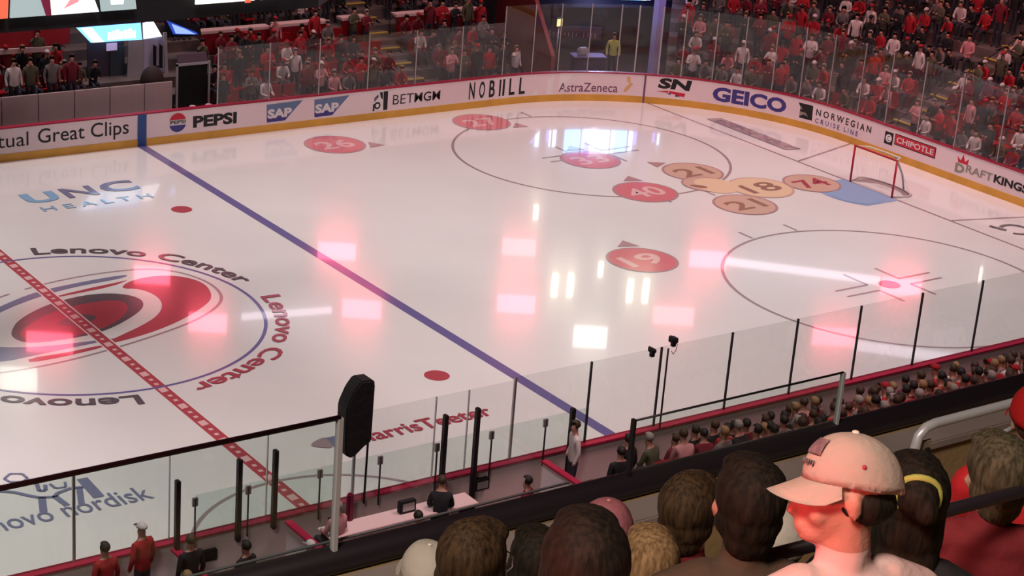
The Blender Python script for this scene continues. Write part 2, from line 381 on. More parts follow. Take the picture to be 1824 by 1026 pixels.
for s0 in (40.2, 46.15):
    bpoly([(s0, 3.05), (s0 + 4.5, 3.15), (s0 + 2.35, 1.08), (s0 + .1, 1.05)], TEAL); bpoly([(s0 + .05, 1.6), (s0 + 2.9, 1.62), (s0 + 2.35, 1.08), (s0 + .1, 1.05)], NAVY, .006)
    btext('SAP', s0 + .15, s0 + 3.15, 1.45, 2.5, WHITE, .05, lift=.010)
bpoly([(53.7, 1.0), (55.7, 1.0), (55.7, 3.15), (53.7, 3.15)], WHITE); bpoly([(55.15, 1.0), (55.7, 1.0), (55.7, 3.15), (55.1, 3.15)], BLACK, .006)
bpoly([(54.6, 3.1), (55.0, 3.1), (55.05, 2.2), (54.75, 2.5)], BLACK, .006); bpoly(bcirc(54.35, 1.6, .42), BLACK, .006); bpoly(bcirc(54.35, 1.6, .22), WHITE, .008); bpoly([(53.9, 2.5), (54.4, 2.9), (54.5, 2.6), (54.2, 2.3), (53.95, 2.0)], MAROONI, .006); bpoly([(53.75, 1.0), (54.0, 1.0), (53.95, 1.9), (53.8, 1.8)], BLACK, .006)
btext('BET', 56.4, 59.2, 1.5, 2.6, BLACK, -.006); btext('MGM', 59.3, 62.8, 1.5, 2.6, BLACK, .012)
for i, ch in enumerate('NOBULL'):
    s0 = 66.8 + i * 1.42
    if ch == 'U':
        bpoly([(s0, 1.1), (s0 + .25, 1.1), (s0 + .25, 3.1), (s0, 3.1)], BLACK); bpoly([(s0 + .5, 1.1), (s0 + .8, 1.1), (s0 + .8, 3.1), (s0 + .5, 3.1)], BLACK)
    else: btext(ch, s0, s0 + .82, 1.1, 3.12, BLACK, .02)
bpoly([(75.6, .85), (78.6, .85), (81.2, 3.4), (78.6, 3.4)], LSHINE, .003, 'pale_diagonal')
bpoly([(78.6, .85), (79.4, .85), (82.0, 3.4), (81.2, 3.4)], WHITE, .003, 'pale_diagonal')
btext('AstraZeneca', 79.2, 86.5, 1.1, 2.2, MAROONI, .008)
for q in ([(86.5, 2.2), (87.0, 2.9), (87.6, 3.1), (87.3, 2.6)], [(87.4, 3.1), (87.9, 3.1), (88.0, 2.3), (87.6, 2.4)], [(87.0, 1.1), (87.4, 1.1), (88.3, 2.2), (88.0, 2.4), (87.3, 1.7)]): bpoly(q, GOLD)
bpoly([(89.58, 0), (89.8, 0), (89.8, 3.45), (89.58, 3.45)], MAROONI, .016, 'goal_line_mark')
btext('SN', 91.2, 95.0, 1.95, 3.25, BLACK, .05, sk=.25)
bpoly([(91.0, 1.55), (92.5, 1.75), (94.6, 1.6), (94.5, 1.15), (92.6, 1.5)], REDI); bpoly([(92.3, 1.45), (93.3, 1.5), (94.2, 1.25), (93.3, 1.05)], NAVY)
btext('GEICO', 97.8, 107.0, 1.2, 2.95, NAVY, .045)
bpoly([(108.5, 1.2), (110.6, 1.2), (110.5, 2.95), (108.5, 2.95)], BLACK); bpoly([(108.8, 2.2), (109.5, 2.3), (110.1, 2.2), (110.1, 2.6), (108.8, 2.6)], GREYI, .007); bpoly([(108.8, 1.4), (109.4, 1.7), (110.1, 1.5), (110.1, 1.9), (108.8, 1.95)], GREYI, .007)
btext('N O R W E G I A N', 111.0, 119.3, 1.95, 2.75, BLACK, .02)
btext('C R U I S E   L I N E', 111.0, 117.4, 1.1, 1.65, NAVY, .01)
bpoly([(121.4, 1.45), (122.65, 1.45), (122.65, 2.85), (121.4, 2.85)], BLACK); bpoly(bcirc(122.02, 2.15, .45), LSHINE, .007); btext('C', 121.85, 122.2, 1.85, 2.45, BLACK, .01, lift=.010)
bpoly([(122.9, 1.7), (128.9, 1.7), (128.9, 2.95), (122.9, 2.95)], BLACK); bpoly([(123.0, 1.8), (128.8, 1.8), (128.8, 2.85), (123.0, 2.85)], REDI, .006); btext('CHIPOTLE', 123.2, 128.6, 2.0, 2.65, WHITE, .02, lift=.010)
bpoly([(131.9, 2.9), (132.4, 2.5), (132.7, 3.25), (133.0, 2.5), (133.5, 2.95), (133.4, 2.25), (132.1, 2.25)], REDI)
btext('D', 131.8, 133.1, 1.15, 2.15, GREYI, .05); btext('RAFT', 133.3, 136.9, 1.45, 2.3, GREYI, .02); btext('KINGS', 137.1, 141.6, 1.45, 2.35, BLACK, .04)

# ================================================================== GLASS
def pane(s0, s1, z1, label, group, post_m=ALU, glass=GLASS, off=.05, z0=3.54 * F, pw=.035, extra=None):
    a = pt(s0, off, z0); b = pt(s1, off, z0); d = (b - a); L = d.length; ang = math.atan2(d.y, d.x)
    t = empty('rink_glass', a, ang); tag(t, label, 'rink glass', group)
    bm = bmesh.new(); box(bm, (L / 2, 0, (z1 - z0) / 2), (L - .02, .012, z1 - z0)); mesh_obj('pane', bm, glass, t)
    bm = bmesh.new(); box(bm, (0, 0, (z1 - z0) / 2), (pw, .045, z1 - z0)); mesh_obj('post', bm, post_m, t)
    return t
fs = [34.3, 40.5, 46.7, 53.0, 59.3, 65.5, 71.4]
for a, b in zip(fs, fs[1:]): pane(a, b, 9.8 * F, 'clear glass panel on the far straight boards in front of the red seats', 'far side glass panels')
es = [71.4, 75.5, 78.9, 82.6, 86.2, 88.3, 91.1, 93.8, 97.5, 101.0, 104.8, 108.4, 112.3, 116.8, 121.0, 125.8, 131.1, 137.0, 143.0, 149]
for i, (a, b) in enumerate(zip(es, es[1:])):
    corner = b < 112
    pane(a, b, 11.7 * F, 'tall curved-run glass panel in the far corner' if corner else 'tall glass panel on the end boards behind the goal', 'far corner glass panels' if corner else 'end glass panels', pw=.05 if a == 91.1 or a == 88.3 else .035)
ns = [18.0, 24.0, 30.4, 36.6, 42.9, 49.3, 55.9, 62.3, 68.6]
for a, b in zip(ns, ns[1:]):
    t = pane(near_s(a), near_s(b), 9.4 * F, 'clear glass panel on the near boards with a slim dark post', 'near side glass panels', DARKM, pw=.032)
for a, b, top in [(-25, -18.7, 9.4), (-18.7, -12.75, 9.2), (-12.75, -6.3, 9.2), (-6.3, -.2, 9.2), (-.2, 5.7, 9.2), (5.7, 8.2, 9.2), (8.2, 11.8, 9.2), (11.8, 18.0, 9.4)]:
    pane(near_s(a), near_s(b), top * F, 'tall frameless glass panel above the penalty box boards', 'penalty box glass panels', ALU if a != -.2 else ALU, pw=.05 if a in (-18.7, -.2, 11.8) else .012)
# green inner screen of the boxes with clamp blocks
inn = [-11.5, -8.0, -3.1, 1.2, 5.4, 9.6, 13.9, 17.5]
for i, (a, b) in enumerate(zip(inn, inn[1:])):
    A = Vector((a * F, -43.5 * F, 3.54 * F)); L = (b - a) * F; H = 3.0 * F
    t = empty('box_screen', A); tag(t, 'low greenish glass screen with clamp block along the penalty box boards', 'glass screen', 'penalty box low screens')
    bm = bmesh.new(); box(bm, (L / 2, 0, H / 2), (L - .02, .012, H)); mesh_obj('pane', bm, GLASSG, t)
    bm = bmesh.new(); box(bm, (0, -.01, H / 2 - .1), (.022, .03, H + .1)); mesh_obj('post', bm, DARKM, t)
    bm = bmesh.new(); box(bm, (0, 0, H - .13), (.11, .05, .17), bev=.008); mesh_obj('clamp', bm, ALU, t)
for x, top, lo, lb in [(-12.75, 7.9, 0.4, 'slim black divider post at the far left end of the penalty box'), (-8.75, 8.4, 3.0, 'black padded post left of the two posts beside the centre red line'), (-6.35, 8.5, 3.3, 'black padded post just right of the centre red line'),
                   (5.75, 8.4, .8, 'dark red-black padded post left in the pair over the grocery lettering'), (8.2, 8.4, .6, 'dark red-black padded post right in the pair over the grocery lettering'), (15.9, 6.9, .6, 'short black padded post close to the blue line')]:
    bm = bmesh.new(); box(bm, (0, 0, (top - lo) * F / 2), (.085, .12, (top - lo) * F), bev=.015)
    o = mesh_obj('divider_post', bm, mat('post_black', (.012, .006, .008), .55)); o.location = (x * F, -43.75 * F, lo * F); tag(o, lb, 'post')

# ================================================================== PENALTY BOX AREA (near side)
bm = bmesh.new(); box(bm, (-1.5, -14.9, .1), (14.5, 3.7, .2)); structure(mesh_obj('floor_penalty_box', bm, CONC))
for x, lb in [(-5.2, 'red-topped partition wall left inside the penalty boxes'), (14.0, 'red-topped partition wall on the right inside the penalty boxes'), (-12.8, 'red-topped partition wall at the outer left of the penalty boxes')]:
    t = empty('box_partition', (x * F, -13.25, .2)); tag(t, lb, 'partition')
    bm = bmesh.new(); box(bm, (0, -.65, .4), (.07, 1.25, .8)); mesh_obj('wall_panel', bm, BOARD, t)
    bm = bmesh.new(); box(bm, (0, -.65, .83), (.16, 1.3, .05), bev=.01); mesh_obj('cap', bm, CAPR, t)
for i, (x, L, lb) in enumerate([(-10.5, 1.6, 'long wooden bench in the left penalty box'), (-1.0, 2.2, 'scorer bench in the middle of the boxes'), (9.5, 2.4, 'long wooden bench in the right penalty box')]):
    t = empty('box_bench', (x * F, -14.6, .2)); tag(t, lb, 'bench')
    bm = bmesh.new(); box(bm, (0, 0, .43), (L, .35, .05), bev=.01); mesh_obj('seat', bm, CONC, t)
    for sx in (-1, 1):
        bm = bmesh.new(); box(bm, (sx * L * .42, 0, .2), (.05, .3, .41)); mesh_obj('leg', bm, DARKM, t)
t = empty('scorer_table', (.2, -13.75, .2)); tag(t, 'white scorer counter behind the near boards below the black covered box', 'table')
bm = bmesh.new(); box(bm, (.35, 0, .68), (3.3, .5, .04), bev=.01); mesh_obj('table_top', bm, COUNTER, t)
for sx in (-1.2, 1.9):
    bm = bmesh.new(); box(bm, (sx, 0, .33), (.05, .45, .66)); mesh_obj('leg', bm, DARKM, t)
t = empty('telephone_panel', (-10.4 * F, -13.085, .62)); tag(t, 'dark control panel on the outer face of the boards left of the posts', 'panel')
bm = bmesh.new(); box(bm, (0, 0, 0), (.42, .09, .22), bev=.01); mesh_obj('casing', bm, BLK, t); bm = bmesh.new(); box(bm, (.0, -.05, .02), (.3, .02, .1)); mesh_obj('screen', bm, DARKM, t)
for k, (x, lb) in enumerate([(9.4, 'dark equipment case on the board face right of the pair of posts'), (-2.6, 'dark radio unit on the counter by the silver glass post'), (2.4, 'dark display box on the scorer counter below the covered box')]):
    t = empty('equipment_box', (x * F, -13.10 if k == 0 else -13.7, .62 if k == 0 else .9)); tag(t, lb, 'box')
    bm = bmesh.new(); box(bm, (0, 0, .13), (.36, .12, .24), bev=.012); mesh_obj('casing', bm, BLK, t); bm = bmesh.new(); box(bm, (0, -.065, .13), (.26, .02, .15)); mesh_obj('screen', bm, ALU, t)
# red padded door post
bm = bmesh.new(); box(bm, (0, 0, .42), (.12, .12, .84), bev=.03); o = mesh_obj('gate_post', bm, mat('maroon_pad', (.14, .005, .03), .5)); o.location = (-1.35 * F, -44.3 * F, .62); tag(o, 'short maroon padded gate post beside the silver glass post', 'post')
# covered box on a pole
t = empty('covered_display_box', (-.05, -43.6 * F, 1.05)); tag(t, 'tall black covered box with pointed lower end on a pole behind the near boards', 'display box')
bm = bmesh.new(); tube(bm, [(.08, 0, 0), (.10, 0, 1.3), (.12, 0, 2.35)], .022, 8); mesh_obj('pole', bm, BLK, t)
bm = bmesh.new()
prof = [(-.50, 1.25), (-.50, 2.15), (-.36, 2.45), (-.22, 2.62), (.06, 2.60), (.09, 2.5), (.07, 1.35), (-.05, 1.30), (-.30, 1.10), (-.42, 1.12)]
fr = [bm.verts.new((x, -.18, z)) for x, z in prof]; bk = [bm.verts.new((x, .18, z)) for x, z in prof]
bm.faces.new(fr); bm.faces.new(bk[::-1])
for i in range(len(prof)):
    j = (i + 1) % len(prof); bm.faces.new((fr[i], bk[i], bk[j], fr[j]))
bmesh.ops.recalc_face_normals(bm, faces=bm.faces); bmesh.ops.bevel(bm, geom=list(bm.edges), offset=.03, segments=2, affect='EDGES')
mesh_obj('cover', bm, mat('black_cloth', (.008, .007, .007), .75, bump=.6, bscale=9), t)
bm = bmesh.new(); box(bm, (.11, 0, 1.75), (.08, .1, .14), bev=.02); mesh_obj('clamp', bm, BLK, t)
# robotic cameras on the near glass
for (x, z, s, lb) in [(24.7, 9.75, 1.0, 'small black camera on a bracket on top of the near glass post'), (22.9, 9.3, .75, 'smaller black camera clipped to the near glass left of the bracket camera')]:
    t = empty('glass_camera', (x * F, -42.95 * F, z * F)); tag(t, lb, 'camera')
    bm = bmesh.new(); box(bm, (0, 0, .05), (.15 * s, .18, .12 * s), bev=.02); mesh_obj('body', bm, BLK, t)
    bm = bmesh.new(); tube(bm, [(.02, .08, .05), (.06, .16, .04)], .045 * s, 12); mesh_obj('lens', bm, DARKM, t)
    bm = bmesh.new(); box(bm, (0, -.01, -.04), (.08, .08, .09)); mesh_obj('mount', bm, BLK, t)
    if s == 1: bm = bmesh.new(); tube(bm, [(.06, 0, .0), (.12, 0, -.08), (.10, 0, -.2), (.04, 0, -.28), (-.02, 0, -.2)], .008, 6); mesh_obj('cable', bm, BLK, t)
bm = bmesh.new(); tube(bm, [(0, 0, 0), (0, 0, 5.9 * F)], .02, 8); o = mesh_obj('camera_pole', bm, BLK); o.location = (24.15 * F, -43.15 * F, 3.55 * F); tag(o, 'thin black pole carrying the bracket camera behind the near glass', 'pole')

# ================================================================== GOAL
t = empty('goal_net', (89 * F, 0, 0)); tag(t, 'red framed hockey goal with white net standing on the goal line', 'goal')
GR = mat('goal_red', (.45, .01, .03), .35)
def post(y):
    bm = bmesh.new(); tube(bm, [(0, y, 0), (0, y, 4 * F)], .034, 12); mesh_obj('goal_post', bm, GR, t)
post(3 * F); post(-3 * F)
bm = bmesh.new(); tube(bm, [(0, 3.05 * F, 4 * F), (0, -3.05 * F, 4 * F)], .034, 12); mesh_obj('crossbar', bm, GR, t)
def basepts(x1, y1, z):
    pts = [(0, 3 * F, z)]
    for i in range(13):
        a = PI / 2 - PI * i / 12; pts.append((x1 * (.55 + .45 * math.cos(a)), y1 * math.sin(a) * 1.0, z))
    return pts + [(0, -3 * F, z)]
bm = bmesh.new(); tube(bm, basepts(3.3 * F, 3.6 * F, .04), .026, 8); mesh_obj('base_frame', bm, mat('goal_base', (.62, .55, .55), .5), t)
bm = bmesh.new(); tube(bm, [(.0, 2.9 * F, 4 * F), (1.3 * F, 2.2 * F, 3.95 * F), (1.5 * F, 0, 3.93 * F), (1.3 * F, -2.2 * F, 3.95 * F), (0, -2.9 * F, 4 * F)], .02, 8); mesh_obj('top_shelf_bar', bm, ZINC, t)
bm = bmesh.new(); tube(bm, [(1.4 * F, -1.4 * F, 3.94 * F), (2.3 * F, -1.9 * F, 2 * F), (3.2 * F, -1.6 * F, .05)], .03, 8); mesh_obj('centre_brace', bm, mat('brace_grey', (.22, .24, .27), .5), t)
# net as fine strands
bm = bmesh.new()
tp = [(1.4 * F * math.cos(a), 2.9 * F * math.sin(a), 3.93 * F) for a in [PI / 2 - PI * i / 26 for i in range(27)]]
bt = [(3.3 * F * (.55 + .45 * math.cos(a)) if abs(math.sin(a)) < .98 else 1.6 * F, 3.5 * F * math.sin(a), .06) for a in [PI / 2 - PI * i / 26 for i in range(27)]]
G = [[Vector(tp[i]).lerp(Vector(bt[i]), j / 14) for j in range(15)] for i in range(27)]
for i in range(27): tube(bm, G[i], .0016, 3)
for j in range(15): tube(bm, [G[i][j] for i in range(27)], .0016, 3)
mesh_obj('netting', bm, ZINC, t)

# ================================================================== STANDS
ROW0, DEP, Z0, RISE = .45, .84, .22, .37
def row_off(k): return ROW0 + DEP * k
def row_z(k): return Z0 + RISE * k
def nro(k): return row_off(k) + .22
def nrz(k): return .14 + .415 * k
def terrace(name, a, b, k0, k1, row_off=row_off, row_z=row_z):
    bm = bmesh.new(); prof = [(row_off(k0), 0)]
    for k in range(k0, k1): prof += [(row_off(k), row_z(k)), (row_off(k + 1), row_z(k))]
    prof += [(row_off(k1), 0)]
    sweep(bm, prof, a, b, 3)
    return structure(mesh_obj(name, bm, CONC))
terrace('floor_far_stand', 32.5, 76, 0, 22)
terrace('floor_bench_stand', -60, 32.4, 2, 22)
terrace('floor_end_stand', 92, 188.96, 0, 26)
terrace('floor_near_stand', 188.96, near_s(18), 0, 11, nro, nrz)
terrace('floor_near_box_stand', near_s(17.9), near_s(-60), 3, 11)
# players' bench back wall on the far side
t = None
for i in range(-1, 6):
    x0 = 12.35 + (i - 0) * 4.0 ; x1 = x0 + 3.92
    if x0 > 31: break
    x1 = min(x1, 31.6)
    if x1 - x0 < .5: continue
    bm = bmesh.new(); box(bm, ((x0 + x1) / 2 * F, 48 * F, (1.0 + 5.1) / 2 * F), ((x1 - x0) * F, .06, 4.1 * F), bev=.01)
    o = mesh_obj('bench_wall_panel', bm, PANELW); tag(o, 'pale panel of the low wall behind the far bench', 'wall panel', 'panels of the far bench wall')
bm = bmesh.new(); box(bm, (18 * F, 45.4 * F, .12), (30 * F, 5 * F, .24)); structure(mesh_obj('floor_bench', bm, CONC))
t = empty('players_bench', (20 * F, 46.6 * F, .24)); tag(t, 'long bench seat behind the far boards in front of the pale wall', 'bench')
bm = bmesh.new(); box(bm, (0, 0, .4), (6.5, .32, .05)); mesh_obj('seat', bm, DARKM, t)
for sx in (-3, 0, 3):
    bm = bmesh.new(); box(bm, (sx, 0, .19), (.05, .28, .38)); mesh_obj('leg', bm, DARKM, t)

# illuminated entrance portal behind the far bench
LEDB = mat('led_blue', (.02, .05, .2), .4, emis=(.25, .62, 1.0), es=1.6)
LEDW = mat('led_white', (.5, .5, .6), .4, emis=(.85, .93, 1.0), es=1.5)
LEDD = mat('led_deep_blue', (.01, .02, .2), .4, emis=(.05, .12, .8), es=.55)
PGREY = mat('portal_grey', (.40, .40, .44), .6); PWHITE = mat('portal_white', (.50, .52, .72), .5)
t = empty('entrance_portal', (0, 0, 0)); tag(t, 'pale entrance portal with a glowing blue and white display, behind the far bench', 'portal')
def quad(name, P, m, parent, th=.05):
    P = [Vector(p) * F for p in P]; n = (P[1] - P[0]).cross(P[3] - P[0]).normalized() * th
    bm = bmesh.new(); a = [bm.verts.new(p) for p in P]; b = [bm.verts.new(p + n) for p in P]; bm.faces.new(a[::-1]); bm.faces.new(b)
    for i in range(4): bm.faces.new((a[i], a[(i + 1) % 4], b[(i + 1) % 4], b[i]))
    bmesh.ops.recalc_face_normals(bm, faces=bm.faces); return mesh_obj(name, bm, m, parent)
Yp = 54
quad('fascia_display', [(23.1, Yp, 10.3), (24.8, Yp, 8.5), (30.8, Yp, 8.4), (30.6, Yp, 10.3)], LEDB, t)
quad('fascia_display_edge', [(22.7, Yp - .05, 10.65), (23.0, Yp - .05, 10.3), (30.6, Yp - .05, 10.3), (30.6, Yp - .05, 10.75)], LEDD, t)
quad('fascia_display_glow', [(23.6, Yp - .2, 10.2), (25.0, Yp - .2, 8.55), (26.2, Yp - .2, 8.55), (24.8, Yp - .2, 10.2)], LEDW, t)
for i in range(7): quad('fascia_display_glyph', [(26.7 + i * .48, Yp - .2, 8.7), (27.05 + i * .48, Yp - .2, 8.7), (27.05 + i * .48, Yp - .2, 9.5 + (i % 3) * .12), (26.7 + i * .48, Yp - .2, 9.5 + (i % 3) * .12)], LEDW, t)
quad('side_display', [(30.9, Yp, 10.2), (31.0, Yp, 8.45), (33.3, Yp + .3, 8.5), (32.2, Yp + .3, 10.3)], LEDW, t)
quad('side_wall', [(31.0, Yp, 3.0), (34.1, Yp + .6, 3.0), (33.5, Yp + .6, 8.4), (31.0, Yp, 8.4)], PWHITE, t)
quad('front_column', [(29.0, Yp, 3.2), (31.0, Yp, 3.2), (31.0, Yp, 8.4), (29.2, Yp, 8.4)], PGREY, t)
quad('opening_left', [(24.8, Yp + 1, 3.4), (29.1, Yp + 1, 3.4), (29.1, Yp + 1, 8.5), (24.8, Yp + 1, 8.5)], mat('opening_dark', (.07, .045, .07), .8), t)
quad('opening_door', [(27.4, Yp + .8, 3.4), (29.1, Yp + .8, 3.4), (29.1, Yp + .8, 7.6), (27.4, Yp + .8, 7.6)], mat('door_slate', (.05, .065, .08), .7), t)
quad('lit_notice', [(26.9, Yp + .6, 7.3), (28.1, Yp + .6, 7.3), (28.1, Yp + .6, 8.1), (26.9, Yp + .6, 8.1)], mat('notice', (.5, .4, .6), .5, emis=(.8, .6, 1), es=.35), t)
quad('portal_trim', [(33.6, Yp - .1, 3.0), (34.0, Yp - .1, 3.0), (33.7, Yp - .1, 9.0), (33.3, Yp - .1, 9.0)], PGREY, t)
for dx in (0, .75):
    quad('emblem_bar', [(32.0 + dx, Yp - .35, 5.4), (32.35 + dx, Yp - .35, 5.2), (32.35 + dx, Yp - .35, 7.6), (32.0 + dx, Yp - .35, 7.8)], BLK, t)
quad('emblem_bar', [(32.0, Yp - .36, 5.3), (33.1, Yp - .36, 5.1), (33.1, Yp - .36, 5.3), (32.0, Yp - .36, 5.5)], BLK, t)
t = empty('corner_display', (0, 0, 0)); tag(t, 'wedge-shaped glowing blue display just right of the entrance portal', 'display')
quad('display_face', [(33.75, Yp, 10.3), (34.6, Yp, 8.7), (37.6, Yp, 8.45), (37.4, Yp, 8.7)], LEDD, t)
quad('display_text', [(34.3, Yp - .2, 9.9), (34.8, Yp - .2, 8.8), (37.2, Yp - .2, 8.55), (36.0, Yp - .2, 9.2)], mat('led_mid', (.1, .2, .5), .4, emis=(.3, .45, 1), es=1.2), t)
quad('backing', [(33.6, Yp + .4, 11.6), (33.9, Yp + .4, 8.3), (38.2, Yp + .4, 8.2), (38, Yp + .4, 9.2)], BLK, t)
# doorway right of the bench wall
t = empty('service_doorway', (0, 0, 0)); tag(t, 'dark service doorway with pale frame right of the far bench wall', 'doorway')
quad('dark_opening', [(32.2, 48.2, 1.2), (35.8, 48.2, 1.2), (35.8, 48.2, 6.7), (32.2, 48.2, 6.7)], BLK, t)
quad('lintel', [(32.0, 48.0, 6.7), (35.9, 48.0, 6.7), (35.9, 48.0, 6.95), (32.0, 48.0, 6.95)], PGREY, t, .06)
quad('transom_panel', [(32.2, 48.1, 6.95), (35.8, 48.1, 6.95), (35.6, 48.1, 8.0), (32.2, 48.1, 8.0)], mat('transom', (.14, .09, .13), .6), t)
for x in (32.0, 35.85): quad('door_jamb', [(x, 48.0, 1.2), (x + .22, 48.0, 1.2), (x + .22, 48.0, 7.0), (x, 48.0, 7.0)], PGREY, t, .06)
for x, lb in ((33.0, 'short white cylinder bin left in the dark doorway'), (34.9, 'short white cylinder bin right of the dark doorway')):
    bm = bmesh.new(); tube(bm, [(0, 0, 0), (0, 0, .03), (0, 0, .55), (0, 0, .6)], [.11, .13, .13, .1], 14); o = mesh_obj('bin', bm, COUNTER); o.location = (x * F, 45.8 * F, .25); tag(o, lb, 'bin')
bm = bmesh.new(); box(bm, (34 * F, 45.2 * F, .12), (4 * F, 4 * F, .26)); structure(mesh_obj('floor_doorway', bm, CONC))

# white-topped loge counters with red drapes
def counter(x0, x1, y, ztop, label, grp='loge counters on the far side'):
    t = empty('loge_counter', (0, 0, 0)); tag(t, label, 'counter', grp)
    bm = bmesh.new(); box(bm, ((x0 + x1) / 2 * F, (y + .7) * F, ztop * F - .05), ((x1 - x0) * F, .42, .11), bev=.01); mesh_obj('counter_top', bm, COUNTER, t)
    n = int((x1 - x0) / 1.2); bm = bmesh.new()
    rows = []
    for i in range(n * 6 + 1):
        x = x0 + (x1 - x0) * i / (n * 6); wv = .018 * math.sin(i * PI / 2.2)
        rows.append((bm.verts.new((x * F, y * F + wv, ztop * F - .11)), bm.verts.new((x * F, y * F + wv * 1.3 - .01, (ztop - 2.6) * F))))
    for a, b in zip(rows, rows[1:]): bm.faces.new((a[0], a[1], b[1], b[0]))
    r = bmesh.ops.solidify(bm, geom=list(bm.faces), thickness=.015); mesh_obj('drape', bm, DRAPE, t)
counter(38.5, 47.5, 55.3, 8.35, 'white-topped counter with red drape behind the first seat rows, left of the others')
counter(48.2, 55.2, 55.3, 8.45, 'middle white-topped counter with red drape among the far spectators')
counter(57.0, 60.5, 55.3, 8.6, 'short white-topped counter with red drape beside the aisle')
counter(64.5, 76.5, 55.3, 8.5, 'longest white-topped counter with red drape toward the far corner')
# red banner wall, upper left, above a white ledge
t = empty('draped_barrier', (0, 0, 0)); tag(t, 'red draped barrier with white ledge behind the standing fans at the upper left', 'barrier')
quad('drape', [(8, 54.5, 8.7), (22.6, 54.5, 8.5), (22.6, 54.5, 10.2), (8, 54.5, 10.8)], DRAPE, t); quad('ledge', [(8, 54.3, 8.1), (20.8, 54.3, 7.9), (20.8, 54.3, 8.4), (8, 54.3, 8.7)], COUNTER, t, .12)
# stepped aisles with yellow nosings
def aisle(s0, s1, k1, label):
    t = empty('aisle_steps', (0, 0, 0)); tag(t, label, 'steps')
    bm = bmesh.new()
    for k in range(k1): sweep(bm, [(row_off(k) + .02, row_z(k)), (row_off(k) + .44, row_z(k)), (row_off(k) + .44, row_z(k) + .185), (row_off(k) + DEP, row_z(k) + .185), (row_off(k) + DEP, row_z(k) + .01), (row_off(k) + .02, row_z(k) + .004)], s0, s1, 1)
    mesh_obj('treads', bm, CONC, t)
    for k in range(k1):
        bm = bmesh.new(); sweep(bm, [(row_off(k) + .42, row_z(k) + .15), (row_off(k) + .50, row_z(k) + .15), (row_off(k) + .50, row_z(k) + .195), (row_off(k) + .42, row_z(k) + .195)], s0, s1, 1); mesh_obj('nosing', bm, YEL, t)
    r_ = bmesh.new(); A = [pt(s1 + .1, row_off(k) + .4, row_z(k) + .9) for k in range(0, k1, 2)]
    tube(r_, A, .02, 6)
    for k in range(0, k1, 2): tube(r_, [pt(s1 + .1, row_off(k) + .4, row_z(k)), pt(s1 + .1, row_off(k) + .4, row_z(k) + .9)], .015, 6)
    mesh_obj('handrail', r_, DARKM, t)
aisle(61.3, 64.2, 10, 'aisle steps with worn yellow edges climbing between far side seats')
aisle(117.2, 120.4, 13, 'aisle steps with bright yellow edges climbing behind the end glass')

# ------------------------------------------------------------------ Zamboni-corner tunnel
TW = mat('tunnel_red', (.28, .05, .06), .7); TD = mat('tunnel_dark', (.02, .02, .03), .8); TP = mat('cloth_lilac_light', (.20, .14, .34), .5)
w_ = empty('wall_tunnel'); structure(w_)
def mquad(name, P, m, parent, th=.08): return quad(name, [tuple(c / F for c in p) for p in P], m, parent, th)
mquad('wall_tunnel_back', [(24.0, 21.5, 0), (35.5, 17.5, 0), (35.5, 17.5, 2.8), (24.0, 21.5, 2.8)], TD, w_)
mquad('wall_tunnel_left', [(25.0, 14.4, 0), (26.6, 20.3, 0), (26.6, 20.3, 6), (25.0, 14.4, 1.2)], TW, w_, .15)
mquad('wall_tunnel_right', [(32.4, 10.8, 0), (35.4, 17.6, 0), (35.4, 17.6, 5), (32.4, 10.8, 1.2)], TD, w_, .15)
mquad('wall_tunnel_header', [(27.0, 18.3, 2.15), (33.2, 15.7, 2.25), (33.2, 15.7, 3.0), (27.0, 18.3, 3.0)], mat('header_navy', (.012, .015, .05), .6), w_, .4)
# LED boards over the tunnel mouth
t = empty('tunnel_display_board', (0, 0, 0)); tag(t, 'bright blue and white display boards over the corner tunnel, mirrored in the ice', 'display')
A = Vector((26.6, 17.75, 0)); Bv = Vector((31.9, 15.55, 0)); LW = mat('screen_white', (.2, .2, .3), .4, emis=(.50, .70, 1), es=6); LC = mat('screen_cyan', (.1, .2, .3), .4, emis=(.20, .55, 1), es=6)
LP = mat('screen_violet', (.1, .1, .3), .4, emis=(.25, .25, 1), es=4)
for u0, u1, z0, z1, m in [(0, .06, 3.1, 3.65, LP), (.07, .10, 3.1, 3.8, LW), (.17, .22, 3.05, 3.8, LW), (.15, .17, 3.1, 3.6, LP), (.28, .43, 3.0, 4.05, LC), (.435, .46, 3.0, 4.1, LP), (.465, .64, 3.0, 4.1, LW), (.645, .73, 3.0, 4.0, LC), (.735, .77, 3.0, 4.0, LW), (.77, .80, 3.0, 3.7, LP), (.86, .93, 3.1, 3.6, LP), (.95, .965, 3.1, 3.7, LW)]:
    a = A.lerp(Bv, u0); b = A.lerp(Bv, u1); mquad('screen', [(a.x, a.y, z0 - .42), (b.x, b.y, z0 - .42), (b.x, b.y, z1 - .42), (a.x, a.y, z1 - .42)], m, t, .05)
mquad('frame', [(26.5, 17.95, 2.53), (32.0, 15.7, 2.53), (32.0, 15.7, 3.8), (26.5, 17.95, 3.8)], BLK, t, .08)
